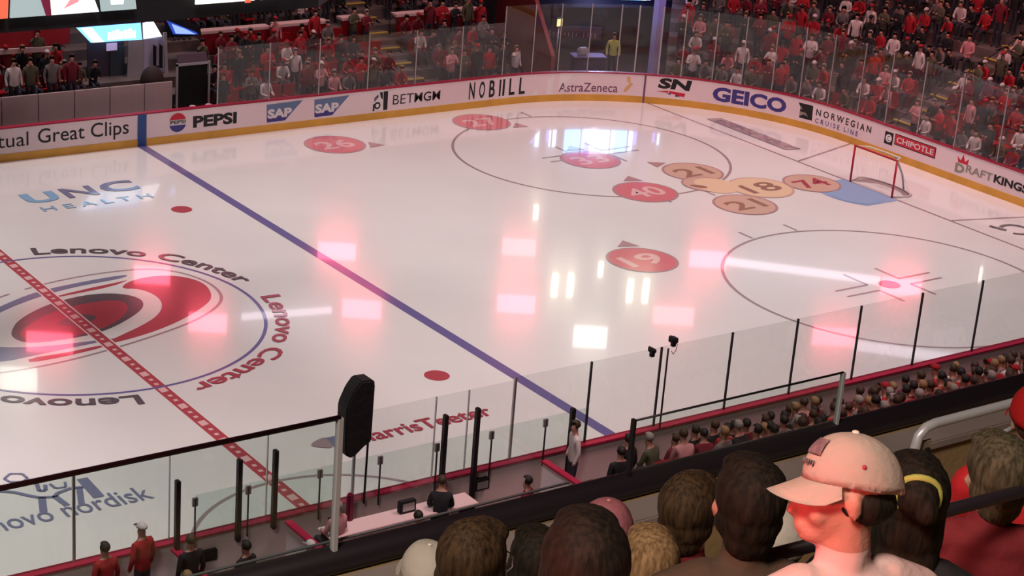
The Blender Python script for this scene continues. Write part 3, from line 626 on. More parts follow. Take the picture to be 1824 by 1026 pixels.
# things inside the tunnel mouth
t = empty('tunnel_banner', (0, 0, 0)); tag(t, 'dark banner with pale blurred marks hung across the tunnel mouth', 'banner')
mquad('cloth', [(26.3, 17.0, 1.25), (28.6, 16.05, 1.15), (28.6, 16.05, 1.65), (26.3, 17.0, 1.7)], mat('banner_dark', (.05, .035, .06), .8), t, .03)
for i in range(15):
    if i in (5, 10): continue
    p = Vector((26.4, 16.93, 1.4)).lerp(Vector((28.5, 16.07, 1.32)), i / 15); bm = bmesh.new(); box(bm, p, (.03, .03, .12 + .05 * (i % 3))); mesh_obj('mark', bm, mat('mark_pale', (.25, .2, .24), .8) if i == 0 else bpy.data.materials['mark_pale'], t)
t = empty('lit_box_sign', (26.5, 16.05, 1.85)); tag(t, 'small square warm yellow light box by the tunnel wall', 'light box')
bm = bmesh.new(); box(bm, (0, 0, .15), (.34, .12, .36), bev=.02); mesh_obj('casing', bm, DARKM, t); bm = bmesh.new(); box(bm, (-.02, -.07, .15), (.24, .03, .28)); mesh_obj('lit_face', bm, mat('warm_lit', (.5, .4, .2), .5, emis=(1, .78, .35), es=1.3), t)
bm = bmesh.new(); tube(bm, [(0, 0, -1.85), (0, 0, 0)], .025, 8); mesh_obj('pole', bm, ALU, t)
t = empty('cloth_table', (27.3, 15.1, 0)); tag(t, 'table with lilac-lit white cloth standing in the corner tunnel', 'table')
bm = bmesh.new(); box(bm, (0, 0, .86), (1.3, .7, .05), Matrix.Rotation(-.38, 3, 'Z'), bev=.01); mesh_obj('table_top', bm, TP, t)  # lilac light on the white cloth put into its base colour
bm = bmesh.new(); box(bm, (0, 0, .42), (1.2, .6, .82), Matrix.Rotation(-.38, 3, 'Z'), bev=.03); mesh_obj('skirt', bm, mat('skirt_dark', (.06, .04, .10), .8), t)
bm = bmesh.new(); box(bm, (-.3, 0, 1.05), (.4, .25, .3), bev=.05); mesh_obj('covered_pile', bm, PGREY, t)
t = empty('blue_lit_column', (29.6, 13.95, 0)); tag(t, 'tall column washed in blue-violet light just right of the corner', 'column')
bm = bmesh.new(); box(bm, (0, 0, 2.2), (.34, .34, 4.4), bev=.03); mesh_obj('shaft', bm, mat('column_lilac', (.40, .36, .62), .6), t); bm = bmesh.new(); box(bm, (0, 0, .1), (.5, .5, .2), bev=.03); mesh_obj('plinth', bm, PGREY, t)
l = bpy.data.lights.new('column_spot', 'SPOT'); l.energy = 190; l.color = (.25, .25, 1); l.spot_size = .5; l.shadow_soft_size = .1; o = bpy.data.objects.new('column_spot', l); COL.objects.link(o); o.location = (27.6, 11.3, 5.0); o.rotation_euler = (Vector((29.6, 13.95, 3.2)) - Vector(o.location)).to_track_quat('-Z', 'Y').to_euler()
l = bpy.data.lights.new('tunnel_lamp', 'POINT'); l.energy = 60; l.color = (.65, .6, 1); l.shadow_soft_size = .3; o = bpy.data.objects.new('tunnel_lamp', l); COL.objects.link(o); o.location = (28.5, 16.0, 2.3)

# ================================================================== SEATS
def seat_mesh():
    bm = bmesh.new(); box(bm, (0, .05, .44), (.46, .42, .06), bev=.02); box(bm, (0, -.18, .72), (.46, .05, .52), Matrix.Rotation(-.15, 3, 'X'), bev=.02)
    box(bm, (0, .0, .21), (.08, .2, .42)); box(bm, (-.25, .02, .6), (.03, .34, .04)); box(bm, (.25, .02, .6), (.03, .34, .04))
    me = bpy.data.meshes.new('arena_seat'); bm.to_mesh(me); bm.free(); me.materials.append(SEATR); return me
SEATM = seat_mesh()

# ================================================================== PEOPLE
SKIN = mat('skin', (.42, .20, .15), .55); SKIND = mat('skin_deep', (.16, .075, .05), .55)
CL = {'red': mat('cloth_red', (.36, .010, .020), .85), 'black': mat('cloth_black', (.012, .011, .014), .85), 'white': mat('cloth_white', (.62, .54, .54), .8), 'grey': mat('cloth_grey', (.15, .13, .13), .85),
      'maroon': mat('cloth_maroon', (.15, .008, .02), .85), 'olive': mat('cloth_olive', (.08, .075, .045), .85), 'pink': mat('cloth_pink', (.55, .24, .26), .8), 'hivis': mat('cloth_hivis', (.45, .50, .12), .7)}
PANT = mat('cloth_trousers', (.03, .03, .045), .85)
HC = {'black': mat('hair_black', (.012, .009, .008), .6, bump=.5, bscale=60), 'brown': mat('hair_brown', (.05, .026, .014), .6, bump=.5, bscale=60), 'fair': mat('hair_fair', (.28, .17, .08), .6, bump=.5, bscale=60),
      'grey': mat('hair_grey', (.28, .25, .24), .6, bump=.5, bscale=60), 'red cap': CL['red'], 'white cap': CL['white'], 'black cap': CL['black']}
def skin_mesh(V, E, rad, sub=1):
    me = bpy.data.meshes.new('b'); me.from_pydata(V, E, []); o = bpy.data.objects.new('b', me); COL.objects.link(o)
    md = o.modifiers.new('s', 'SKIN'); md.use_smooth_shade = True
    for i, v in enumerate(me.skin_vertices[0].data): v.radius = rad[i] if isinstance(rad[i], tuple) else (rad[i], rad[i])
    me.skin_vertices[0].data[0].use_root = True
    if sub: m2 = o.modifiers.new('u', 'SUBSURF'); m2.levels = sub; m2.render_levels = sub
    dg = bpy.context.evaluated_depsgraph_get(); out = bpy.data.meshes.new_from_object(o.evaluated_get(dg))
    bpy.data.objects.remove(o); return out
POSE = {}
def pose(kind):
    if kind in ('sit', 'lean'):
        l = .10 if kind == 'lean' else 0
        J = dict(pel=(0, 0, .50), sp=(0, .0 + l * .4, .72), ch=(0, .02 + l, .93), nk=(0, .03 + l * 1.3, 1.09), h0=(0, .05 + l * 1.5, 1.17), h1=(0, .05 + l * 1.6, 1.27),
                 shL=(-.17, .02 + l, 1.01), elL=(-.23, .08 + l, .76), haL=(-.10, .34, .70), shR=(.17, .02 + l, 1.01), elR=(.23, .08 + l, .76), haR=(.10, .34, .70),
                 hiL=(-.09, .06, .48), knL=(-.12, .45, .52), anL=(-.12, .44, .09), toL=(-.12, .58, .04), hiR=(.09, .06, .48), knR=(.12, .45, .52), anR=(.12, .44, .09), toR=(.12, .58, .04))
    else:
        J = dict(pel=(0, 0, .92), sp=(0, 0, 1.12), ch=(0, .01, 1.32), nk=(0, .01, 1.48), h0=(0, .03, 1.56), h1=(0, .03, 1.66),
                 shL=(-.18, .0, 1.40), shR=(.18, .0, 1.40), hiL=(-.09, 0, .88), knL=(-.10, .02, .50), anL=(-.10, 0, .09), toL=(-.10, .14, .04), hiR=(.09, 0, .88), knR=(.10, .02, .50), anR=(.10, 0, .09), toR=(.10, .14, .04))
        if kind == 'stand': J.update(elL=(-.25, -.02, 1.13), haL=(-.24, .08, .86), elR=(.25, -.02, 1.13), haR=(.24, .08, .86))
        if kind == 'clap': J.update(elL=(-.24, .12, 1.16), haL=(-.04, .30, 1.30), elR=(.24, .12, 1.16), haR=(.04, .30, 1.30))
        if kind == 'phone': J.update(elL=(-.25, -.02, 1.13), haL=(-.24, .08, .86), elR=(.22, .22, 1.36), haR=(.10, .36, 1.62))
    return J
RAD = dict(pel=(.15, .12), sp=(.135, .105), ch=(.16, .11), nk=(.055, .06), h0=(.072, .082), h1=(.078, .095), shL=.07, elL=.048, haL=.038, shR=.07, elR=.048, haR=.038, hiL=.09, knL=.065, anL=.042, toL=.04, hiR=.09, knR=.065, anR=.042, toR=.04)
ED = [('pel', 'sp'), ('sp', 'ch'), ('ch', 'nk'), ('nk', 'h0'), ('h0', 'h1'), ('ch', 'shL'), ('shL', 'elL'), ('elL', 'haL'), ('ch', 'shR'), ('shR', 'elR'), ('elR', 'haR'), ('pel', 'hiL'), ('hiL', 'knL'), ('knL', 'anL'), ('anL', 'toL'), ('pel', 'hiR'), ('hiR', 'knR'), ('knR', 'anR'), ('anR', 'toR')]
BODY = {}; HEADP = {}
def body_base(kind):
    J = pose(kind); ks = list(J); V = [J[k] for k in ks]; E = [(ks.index(a), ks.index(b)) for a, b in ED]
    me = skin_mesh(V, E, [RAD[k] for k in ks], 1)
    hz = J['nk'][2] + .0; Z = []
    for p in me.polygons:
        c = Vector((0, 0, 0))
        for v in p.vertices: c += me.vertices[v].co
        c /= len(p.vertices); p.use_smooth = True
        if c.z > hz and abs(c.x) < .13 and (c - Vector(J['h0'])).length < .25: i = 0
        elif min((c - Vector(J['haL'])).length, (c - Vector(J['haR'])).length) < .075: i = 0
        elif c.z < J['pel'][2] - .02 or (kind in ('sit', 'lean') and c.z < .6 and c.y > .12): i = 2
        else: i = 1
        p.material_index = i
    HEADP[kind] = Vector(J['h1']) + Vector((0, 0, 0)); return me
POSES = ['sit', 'lean', 'stand', 'clap', 'phone']
for k in POSES:
    b = body_base(k)
    for c in CL:
        m2 = b.copy(); m2.name = 'person_body'
        for x in (SKIN, CL[c], PANT): m2.materials.append(x)
        BODY[(k, c)] = m2
def hair_mesh(kind):
    bm = bmesh.new(); cap = 'cap' in kind
    ell(bm, (0, -.012, .018), (.090, .110, .098), seg=14, rings=10)
    kill = [v for v in bm.verts if v.co.z < (.012 if cap else -.055 - .0 * v.co.y) or (v.co.y > .035 and v.co.z < .05 and not cap)]
    bmesh.ops.delete(bm, geom=kill, context='VERTS')
    if cap:
        rr = []
        for i in range(9):
            a = PI * (.12 + .76 * i / 8); rr.append((bm.verts.new((.085 * math.cos(a), .085 * math.sin(a) - .0, .03)), bm.verts.new((.08 * math.cos(a), .075 + .11 * math.sin(a), .015))))
        for a, b in zip(rr, rr[1:]): bm.faces.new((a[0], a[1], b[1], b[0]))
    bmesh.ops.solidify(bm, geom=list(bm.faces), thickness=.008)
    me = bpy.data.meshes.new('hair'); bm.to_mesh(me); bm.free(); me.materials.append(HC[kind])
    for p in me.polygons: p.use_smooth = True
    return me
HAIR = {k: hair_mesh(k) for k in HC}
def person(loc, rz, kind, cloth, hair, label, group=None, sc=1.0):
    o = bpy.data.objects.new('person', BODY[(kind, cloth)]); COL.objects.link(o); o.location = loc; o.rotation_euler = (0, 0, rz); o.scale = (sc,) * 3
    h = bpy.data.objects.new('cap' if 'cap' in hair else 'hair', HAIR[hair]); COL.objects.link(h); h.parent = o; h.location = HEADP[kind]
    tag(o, label, 'person', group); return o
def facing(s):
    n = bp(s)[1]; return math.atan2(-n.y, -n.x) - PI / 2
def rint(v): return Vector(v)
inv = M.inverted()
def infr(p, mg=1.12):      # is the place in or near the frame (leave out what the photo never shows)
    q = inv @ Vector(p)
    if q.z > -1: return False
    x = 912 - 164 + 3397 * q.x / -q.z; y_ = 513 - 3397 * q.y / -q.z
    return -160 < x < 1990 and -90 < y_ < 1100
slots = []
def fill(a, b, k0, k1, sec, skip=()):
    for k in range(k0, k1):
        off = row_off(k) + .52
        s = a + R.random() * .6
        while s < b:
            curved = 72 < s < 115.98; ds = .54 / F / ((1 + off / (28 * F)) if curved else 1)
            if not any(x0 - .3 < s < x1 + .3 and kk0 <= k < kk1 for x0, x1, kk0, kk1 in skip):
                p = pt(s, off, row_z(k))
                if infr(p + Vector((0, 0, 1))): slots.append((k, s, p, sec))
            s += ds * (1 + R.uniform(-.04, .04))
CN = [(38.5, 60.8, 4, 5), (64.3, 76, 4, 5)]
fill(36.5, 75.6, 0, 10, 'far side', skip=[(61.2, 64.4, 0, 30), (33, 38.5, 3, 5)] + CN)
fill(6, 24, 2, 9, 'bench side', skip=[(22.6, 40, 3, 5)])
fill(38.6, 44, 4, 9, 'bench side', skip=CN)
fill(93, 150, 0, 13, 'end', skip=[(117, 120.6, 0, 30)])
slots.sort(key=lambda q: (q[2] + Vector((0, 0, 1)) - CAMP).length)
WTS = ['red'] * 8 + ['maroon'] * 7 + ['black'] * 9 + ['white'] * 4 + ['grey'] * 4 + ['olive'] * 3 + ['pink'] * 2
HW = ['brown'] * 5 + ['black'] * 5 + ['fair'] * 3 + ['grey'] * 2 + ['red cap'] * 3 + ['white cap'] * 2 + ['black cap']
PT = {'sit': 'seated', 'lean': 'leaning forward', 'stand': 'standing', 'clap': 'standing with hands together', 'phone': 'standing with one arm raised'}
SECL = {'far side': 'behind the far side glass', 'bench side': 'above the far bench wall', 'end': 'behind the end glass'}
NIND = 170; cnt = 0; rest = []; nseat = 0
for k, s, p, sec in slots:
    occ = R.random() < .88
    yaw = facing(s)
    if occ:
        kd = R.choice(['sit', 'sit', 'lean', 'stand', 'stand', 'clap', 'phone']) if sec != 'end' else R.choice(['sit', 'sit', 'lean', 'stand', 'clap'])
        c = R.choice(WTS); h = R.choice(HW); q = p - Vector((math.cos(yaw + PI / 2), math.sin(yaw + PI / 2), 0)) * .12
        if cnt < NIND:
            person(q, yaw + R.uniform(-.3, .3), kd, c, h, 'distant person in %s top, %s, %s' % (c, PT[kd], SECL[sec]), '%s spectators in %s, %s' % (sec, c, PT[kd]), R.uniform(.92, 1.05)); cnt += 1
        else: rest.append((q, yaw + R.uniform(-.3, .3), kd, c, h, R.uniform(.92, 1.05)))
    if (not occ or k > 0) and nseat < 130 and (not occ or R.random() < .5):
        o = bpy.data.objects.new('arena_seat', SEATM); COL.objects.link(o); o.location = p - Vector((math.cos(yaw + PI / 2), math.sin(yaw + PI / 2), 0)) * (.2); o.rotation_euler = (0, 0, yaw)
        tag(o, 'red folding arena seat in the stands %s' % SECL[sec], 'seat', 'red arena seats %s' % SECL[sec]); nseat += 1
# the remaining, smallest spectators as one crowd
mats = [SKIN, PANT] + [CL[c] for c in CL] + [HC[h] for h in HC]; idx = {m.name: i for i, m in enumerate(mats)}
VV = []; FF = []; MI = []
for q, yw, kd, c, h, sc in rest:
    Mx = Matrix.Translation(q) @ Matrix.Rotation(yw, 4, 'Z') @ Matrix.Scale(sc, 4)
    for me, mx in ((BODY[(kd, c)], Mx), (HAIR[h], Mx @ Matrix.Translation(HEADP[kd]))):
        b0 = len(VV); VV += [tuple(mx @ v.co) for v in me.vertices]
        for pl in me.polygons: FF.append([b0 + i for i in pl.vertices]); MI.append(idx[me.materials[pl.material_index].name])
me = bpy.data.meshes.new('crowd'); me.from_pydata(VV, [], FF)
for m in mats: me.materials.append(m)
me.polygons.foreach_set('material_index', MI)
for pl in me.polygons: pl.use_smooth = True
o = bpy.data.objects.new('crowd', me); COL.objects.link(o); tag(o, 'smallest and farthest spectators filling the upper rows of the far and end stands', 'crowd', None, 'stuff')
# guard in a high visibility jacket at the tunnel
person((28.2, 14.75, 0), 2.6, 'stand', 'hivis', 'black', 'person in yellow-green high visibility jacket standing in the corner tunnel')
for x, lb in ((14.2, 'person in white top standing left behind the pale bench wall'), (16.0, 'person in olive coat standing beside the one in white behind the bench wall'), (18.4, 'person in grey coat behind the bench wall left of the entrance'), (20.6, 'person in maroon top behind the bench wall left of the entrance')):
    person((x * F, 49.3 * F, .9), 3.1, 'stand', {14.2: 'white', 16.0: 'olive', 18.4: 'grey', 20.6: 'maroon'}[x], 'brown', lb)
# rounded dark hood in front of the portal
bm = bmesh.new(); ell(bm, (0, 0, 0), (.42, .3, .55), seg=24, rings=16)
o = mesh_obj('covered_machine', bm, mat('cover_brown', (.035, .02, .022), .7)); o.location = (30.0 * F, 49.6 * F, 1.45); tag(o, 'rounded dark brown covered object standing on the bench wall before the portal', 'cover')

# near crowd ---------------------------------------------------------------
nth = ['first', 'second', 'third', 'fourth', 'fifth', 'sixth', 'seventh', 'eighth', 'ninth', 'tenth', 'eleventh', 'twelfth', 'thirteenth', 'fourteenth', 'fifteenth', 'sixteenth', 'seventeenth', 'eighteenth', 'nineteenth', 'twentieth', 'twenty-first', 'twenty-second', 'twenty-third', 'twenty-fourth', 'twenty-fifth', 'twenty-sixth', 'twenty-seventh', 'twenty-eighth', 'twenty-ninth', 'thirtieth', 'thirty-first', 'thirty-second', 'thirty-third', 'thirty-fourth', 'thirty-fifth']
rown = ['front row against the near boards', 'second row from the near boards', 'third row from the near boards', 'fourth row from the near boards', 'fifth row from the near boards', 'sixth row from the near boards']
R2 = random.Random(21)
for k in range(6):
    x = 6.3 + .3 * R2.random(); i = 0; off = nro(k) + .5; yv = -42.5 * F - off
    while x < 19.5 and i < 35 and x < 19.5 - .9 * k * 0:
        p = Vector((x, yv, nrz(k)))
        if infr(p + Vector((0, 0, 1)), 1) and R2.random() < .92:
            left = x < 11.5
            c = R2.choice(['black', 'black', 'maroon', 'grey', 'olive', 'grey', 'black', 'red', 'maroon', 'pink']) if left else R2.choice(['red', 'red', 'maroon', 'black', 'red', 'white', 'grey'])
            h = R2.choice(['black', 'brown', 'black', 'brown', 'fair', 'black', 'brown', 'grey'] if left else ['black', 'brown', 'black', 'brown', 'fair', 'red cap'])
            person(p - Vector((0, .12, 0)), R2.uniform(-.4, .4), R2.choice(['sit', 'lean']), c, h, '%s spectator from the left in the %s, in %s' % (nth[i], rown[k], c), 'near stand spectators', R2.uniform(.95, 1.06))
            o = bpy.data.objects.new('arena_seat', SEATM); COL.objects.link(o); o.location = p - Vector((0, .2, 0)); tag(o, 'dark red arena seat under a spectator behind the near boards', 'seat', 'seats behind the near boards')
            i += 1
        x += .52
for (x, y_, z, kd, c, h, rz, lb) in [(4.75, -13.6, .2, 'stand', 'white', 'brown', 1.2, 'person in pale shirt leaning at the board face left of the black-clad person'), (5.55, -14.3, .02, 'stand', 'black', 'black', .2, 'big person all in black standing just behind the near boards by the blue line'),
    (5.0, -14.75, .05, 'stand', 'black', 'black', -.2, 'second person in black, shorter and left of the big one by the blue line'),
    (2.9, -14.6, .2, 'sit', 'maroon', 'black', .6, 'lone person in maroon top sitting in the box right of the pair of posts'), (.2, -14.9, .2, 'sit', 'white', 'black', -.3, 'person with dark hair and white top low behind the dark rail, centre left'),
    (-.9, -13.9, .2, 'sit', 'pink', 'grey', .2, 'person in pale pink at the scorer counter under the covered box'), (1.3, -14.0, .2, 'lean', 'black', 'brown', -.6, 'brown haired person in black leaning on the scorer counter'),
    (-3.1, -14.5, .2, 'sit', 'black', 'black', .3, 'person in black seated beneath the dark control panel'), (-2.1, -15.0, .2, 'sit', 'pink', 'white cap', 0, 'person in pink with white cap beside the silver glass post'), (-1.15, -15.5, .2, 'sit', 'red', 'brown', .2, 'person in red right of the silver glass post, by the rail'),
    (-4.75, -13.75, .2, 'stand', 'red', 'white cap', .3, 'person in red jersey with white cap at lower left against the boards'), (-5.6, -14.1, .2, 'stand', 'red', 'black', .2, 'dark haired person in red at far lower left'), (-4.2, -14.5, .2, 'stand', 'black', 'brown', .1, 'person in black right of the red jerseys at lower left'), (-4.5, -15.0, .2, 'sit', 'pink', 'fair', -.2, 'fair haired person in pink seated at lower left')]:
    person((x, y_, z), rz, kd, c, h, lb)
t = empty('box_chair', (3.7, -14.9, .2)); tag(t, 'slim dark framed chair left of the black-clad person', 'chair')
bm = bmesh.new(); box(bm, (0, 0, .45), (.42, .42, .04), bev=.01); mesh_obj('seat', bm, BLK, t); bm = bmesh.new(); box(bm, (0, -.2, .75), (.42, .03, .4), bev=.01); mesh_obj('backrest', bm, BLK, t)
for sx in (-.19, .19):
    for sy in (-.19, .19): bm = bmesh.new(); tube(bm, [(sx, sy, 0), (sx, sy, .45)], .014, 6); mesh_obj('leg', bm, DARKM, t)

# ================================================================== SCOREBOARD
t = empty('hanging_scoreboard', (0, 0, 0)); tag(t, 'black centre-hung scoreboard whose lit screens cut across the top left', 'scoreboard')
SB = mat('scoreboard_black', (.010, .009, .011), .5)
bm = bmesh.new()
ol = [(-7, -6.1), (-.6, -6.15), (2.9, -6.0), (6, -3), (6, 3), (3, 6), (-7, 6), (-9, 3), (-9, -3)]
a = [bm.verts.new((x, y_, 8.8)) for x, y_ in ol]; b = [bm.verts.new((x, y_, 9.1)) for x, y_ in ol]; c = [bm.verts.new((x * 1.12, y_ * 1.12, 13.5)) for x, y_ in ol]
bm.faces.new(a[::-1]); bm.faces.new(c)
for q1, q2 in ((a, b), (b, c)):
    for i in range(len(ol)):
        j = (i + 1) % len(ol); bm.faces.new((q1[i], q1[j], q2[j], q2[i]))
bmesh.ops.recalc_face_normals(bm, faces=bm.faces); mesh_obj('body', bm, SB, t)
def scr(name, x0, x1, xt0, xt1, m, yo=-6.28, z0=9.13, z1=10.6):
    mquad(name, [(x0, yo, z0), (x1, yo, z0), (xt1, yo - .22, z1), (xt0, yo - .22, z1)], m, t, .04)
S_G = mat('screen_grey', (.2, .25, .25), .4, emis=(.42, .52, .53), es=.75); S_W = mat('screen_bright', (.4, .4, .4), .4, emis=(1, .96, .96), es=1.6); S_R = mat('screen_orange', (.3, .05, .03), .4, emis=(1, .16, .08), es=.9)
S_Y = mat('screen_warm', (.4, .4, .3), .4, emis=(1, .97, .80), es=1.5); S_P = mat('screen_pink', (.4, .1, .1), .4, emis=(1, .35, .40), es=.9); S_D = mat('screen_maroon', (.1, .01, .03), .4, emis=(.25, .02, .06), es=.5)
scr('status_screen', -4.6, -4.13, -4.6, -4.13, S_R); scr('blank_screen', -4.08, -3.32, -4.08, -3.6, S_G)
scr('video_screen', -3.28, -2.25, -3.5, -2.9, S_W); scr('video_screen_shade', -3.36, -3.25, -3.9, -3.45, S_D, -6.30)
scr('blank_screen', -2.2, -1.45, -2.45, -1.75, S_G)
mquad('screen_disc', [(-2.0, -6.33, 9.25), (-1.75, -6.33, 9.25), (-1.7, -6.37, 9.6), (-2.1, -6.37, 9.6)], S_W, t, .02)
mquad('screen_mark', [(-3.0, -6.33, 9.24), (-2.7, -6.34, 9.36), (-2.62, -6.37, 9.6), (-2.75, -6.37, 9.6)], S_P, t, .02)
mquad('screen_mark', [(-3.2, -6.34, 9.42), (-2.95, -6.34, 9.40), (-2.9, -6.36, 9.6), (-3.2, -6.36, 9.6)], S_R, t, .02)
for i in range(3): mquad('status_tick', [(-4.42, -6.34, 9.18 + .14 * i), (-4.34, -6.34, 9.18 + .14 * i), (-4.34, -6.34, 9.21 + .14 * i), (-4.42, -6.34, 9.21 + .14 * i)], SB, t, .02)
scr('video_screen', -.15, .85, -.15, .85, S_Y); scr('video_screen', .87, 2.2, .87, 2.2, S_W)
for i in range(5): mquad('screen_mark', [(.95 + i * .22, -6.35, 9.1), (1.08 + i * .22, -6.35, 9.1), (1.08 + i * .22, -6.37, 9.2), (.95 + i * .22, -6.37, 9.2)], SB if i else S_R, t, .02)
for sx in (-5, 3):
    for sy in (-3, 3): bm = bmesh.new(); tube(bm, [(sx, sy, 13.4), (sx, sy, 27)], .02, 6); mesh_obj('cable', bm, DARKM, t)

# ================================================================== HANGING LAMPS mirrored in the ice
L_RED = mat('lamp_red', (.2, .01, .01), .4, emis=(1, .10, .16), es=22); L_RED2 = mat('lamp_red_dim', (.2, .01, .01), .4, emis=(1, .16, .20), es=12)
L_WHT = mat('lamp_white', (.3, .3, .3), .4, emis=(1, 1, .86), es=7); L_COOL = mat('lamp_cool', (.3, .3, .3), .4, emis=(.95, .82, 1), es=5); L_WARM = mat('lamp_warm', (.3, .3, .3), .4, emis=(1, .92, .66), es=22)
def lamp(loc, wd, ht, m, label, tubes=2, grp=None):
    t = empty('hanging_lamp', loc, YAW - PI / 2); tag(t, label, 'lamp', grp)
    bm = bmesh.new(); box(bm, (0, .08, 0), (wd + .12, .1, ht + .12), bev=.02); mesh_obj('housing', bm, SB, t)
    bm = bmesh.new(); box(bm, (0, .0, 0), (wd, .05, ht)); mesh_obj('lit_face', bm, m, t)
    bm = bmesh.new(); tube(bm, [(0, .1, ht / 2), (0, .1, 27 - loc[2])], .02, 6); mesh_obj('cable', bm, DARKM, t)
for i, (x, y_, w_m, m) in enumerate([(32.1, 40.6, 2.0, L_RED), (41.5, 37.2, 1.8, L_RED2), (49.9, 31.4, 2.0, L_RED), (28.9, 32.8, 1.9, L_RED), (36.3, 30.2, 1.9, L_RED), (42.6, 25.6, 2.0, L_RED2), (56.7, 23.8, 2.1, L_RED), (48.1, 20.0, 2.1, L_RED), (21.7, 41.2, 1.8, L_RED), (21.3, 34.3, 1.8, L_RED), (13.7, 35.1, 2.1, L_RED)]):
    lamp((x, y_, 16), w_m, .95, m, 'red stage lamp hung high over the far stands, seen only mirrored in the ice', grp='red lamps above the far stands')
for x, y_ in ((37.0, 25.1), (10.9, 31.8)): lamp((x, y_, 16), 1.6, 1.1, L_WHT, 'white flood lamp hung high over the far stands, seen only mirrored in the ice', grp='white lamps above the far stands')
for x, y_ in ((39.73, 31.6), (40.48, 31.26), (42.83, 29.32), (43.59, 28.98)): lamp((x, y_, 16), .3, 1.2, L_WARM, 'narrow warm lamp, one of two pairs mirrored in the ice near the number nineteen', grp='narrow warm lamps')
for x, y_, s_ in ((43.44, 32.52, .3), (46.0, 41.8, .3), (62.2, 23.3, .35)): lamp((x, y_, 16), .25, s_ * 2.6, L_WARM if s_ < .34 else L_WHT, 'small single lamp high over the stands, mirrored as a short glint', grp='small single lamps')
def ribbon(a, b, h, m, label):
    t = empty('ribbon_display', a); tag(t, label, 'display'); d = Vector(b) - Vector(a); ang = math.atan2(d.y, d.x); Rm = Matrix.Rotation(ang, 3, 'Z')
    bm = bmesh.new(); box(bm, d / 2, (d.length, .05, h), Rm); mesh_obj('lit_face', bm, m, t)
    bm = bmesh.new(); box(bm, d / 2 + Rm @ Vector((0, .09, 0)), (d.length + .1, .1, h + .15), Rm); mesh_obj('housing', bm, SB, t)
ribbon((50.6, 30.8, 16), (57.3, 23.9, 16), .45, L_COOL, 'long pale ribbon display mirrored as a white streak in the near face-off circle')
ribbon((23.1, 34.3, 16), (27.5, 33.3, 16), .35, L_COOL, 'short pale ribbon display mirrored as a white streak right of the centre circle')
ribbon((48.2, 18.8, 16), (52.0, 14.8, 16), .5, L_COOL, 'pale ribbon display mirrored as a white streak by the near glass')
bm = bmesh.new(); box(bm, (10, 0, 27.3), (150, 130, .5)); structure(mesh_obj('ceiling', bm, BLK))

# ================================================================== UPPER STAND IN FRONT OF THE CAMERA
PY = -33.0
bm = bmesh.new(); box(bm, (-8, PY - .10, 11.95), (40, .3, 1.2)); o = structure(mesh_obj('wall_parapet', bm, TANC))
bm = bmesh.new(); tube(bm, [(-28, PY + .02, 12.62), (12, PY + .02, 12.62)], .078, 16); o = mesh_obj('padded_rail', bm, PAD); tag(o, 'thick black padded rail running along the top of the balcony wall', 'rail')
bm = bmesh.new(); box(bm, (-8, PY - .17, 12.535), (40, .22, .06), bev=.01); structure(mesh_obj('trim_1', bm, LEDGE))
bm = bmesh.new(); tube(bm, [(-28, PY + .085, 12.69), (-11.2, PY + .085, 12.69)], .008, 6); o = mesh_obj('edge_strip', bm, BRUSH); tag(o, 'thin bright metal strip along the top of the padded rail', 'strip')
bm = bmesh.new()
for k in range(0, 9):
    y1 = PY - .45 - .8 * k; box(bm, (-8, y1 - .4, 11.75 + .40 * k - 1.0), (40, .8, 2.0))
structure(mesh_obj('floor_upper_stand', bm, TANC))
def railglass(x0, x1, ztop, th, mtop, label, lo=12.5):
    t = empty('balcony_glass', (x0, PY, lo)); tag(t, label, 'glass barrier'); L = x1 - x0; H = ztop - lo
    bm = bmesh.new(); box(bm, (L / 2, 0, H / 2), (L - .02, .012, H)); mesh_obj('pane', bm, GLASSG, t)
    bm = bmesh.new(); tube(bm, [(0, 0, H), (L, 0, H)], th, 10); mesh_obj('top_rail', bm, mtop, t)
    return t, L, H
t, L, H = railglass(-17.5, -12.79, 13.44, .0145, mat('rail_maroon_black', (.022, .005, .008), .35), 'large balcony glass at lower left with a thick dark top rail', 12.3)
bm = bmesh.new(); box(bm, (L, 0, H / 2 - .3), (.034, .034, H + .6), bev=.004); mesh_obj('end_post', bm, BRUSH, t)
bm = bmesh.new(); tube(bm, [(L - .05, 0, H), (L - .01, 0, H - .008), (L, 0, H - .05), (L, 0, H - .3)], .013, 8); mesh_obj('corner_bend', bm, DARKM, t)
t, L, H = railglass(-10.84, -9.2, 13.035, .007, DARKM, 'small balcony glass with thin black top rail in front of the near crowd')
bm = bmesh.new(); box(bm, (0, 0, H / 2 - .02), (.018, .03, H + .06)); mesh_obj('left_post', bm, DARKM, t); bm = bmesh.new(); box(bm, (L, 0, H / 2), (.018, .03, H)); mesh_obj('right_post', bm, BRUSH, t)
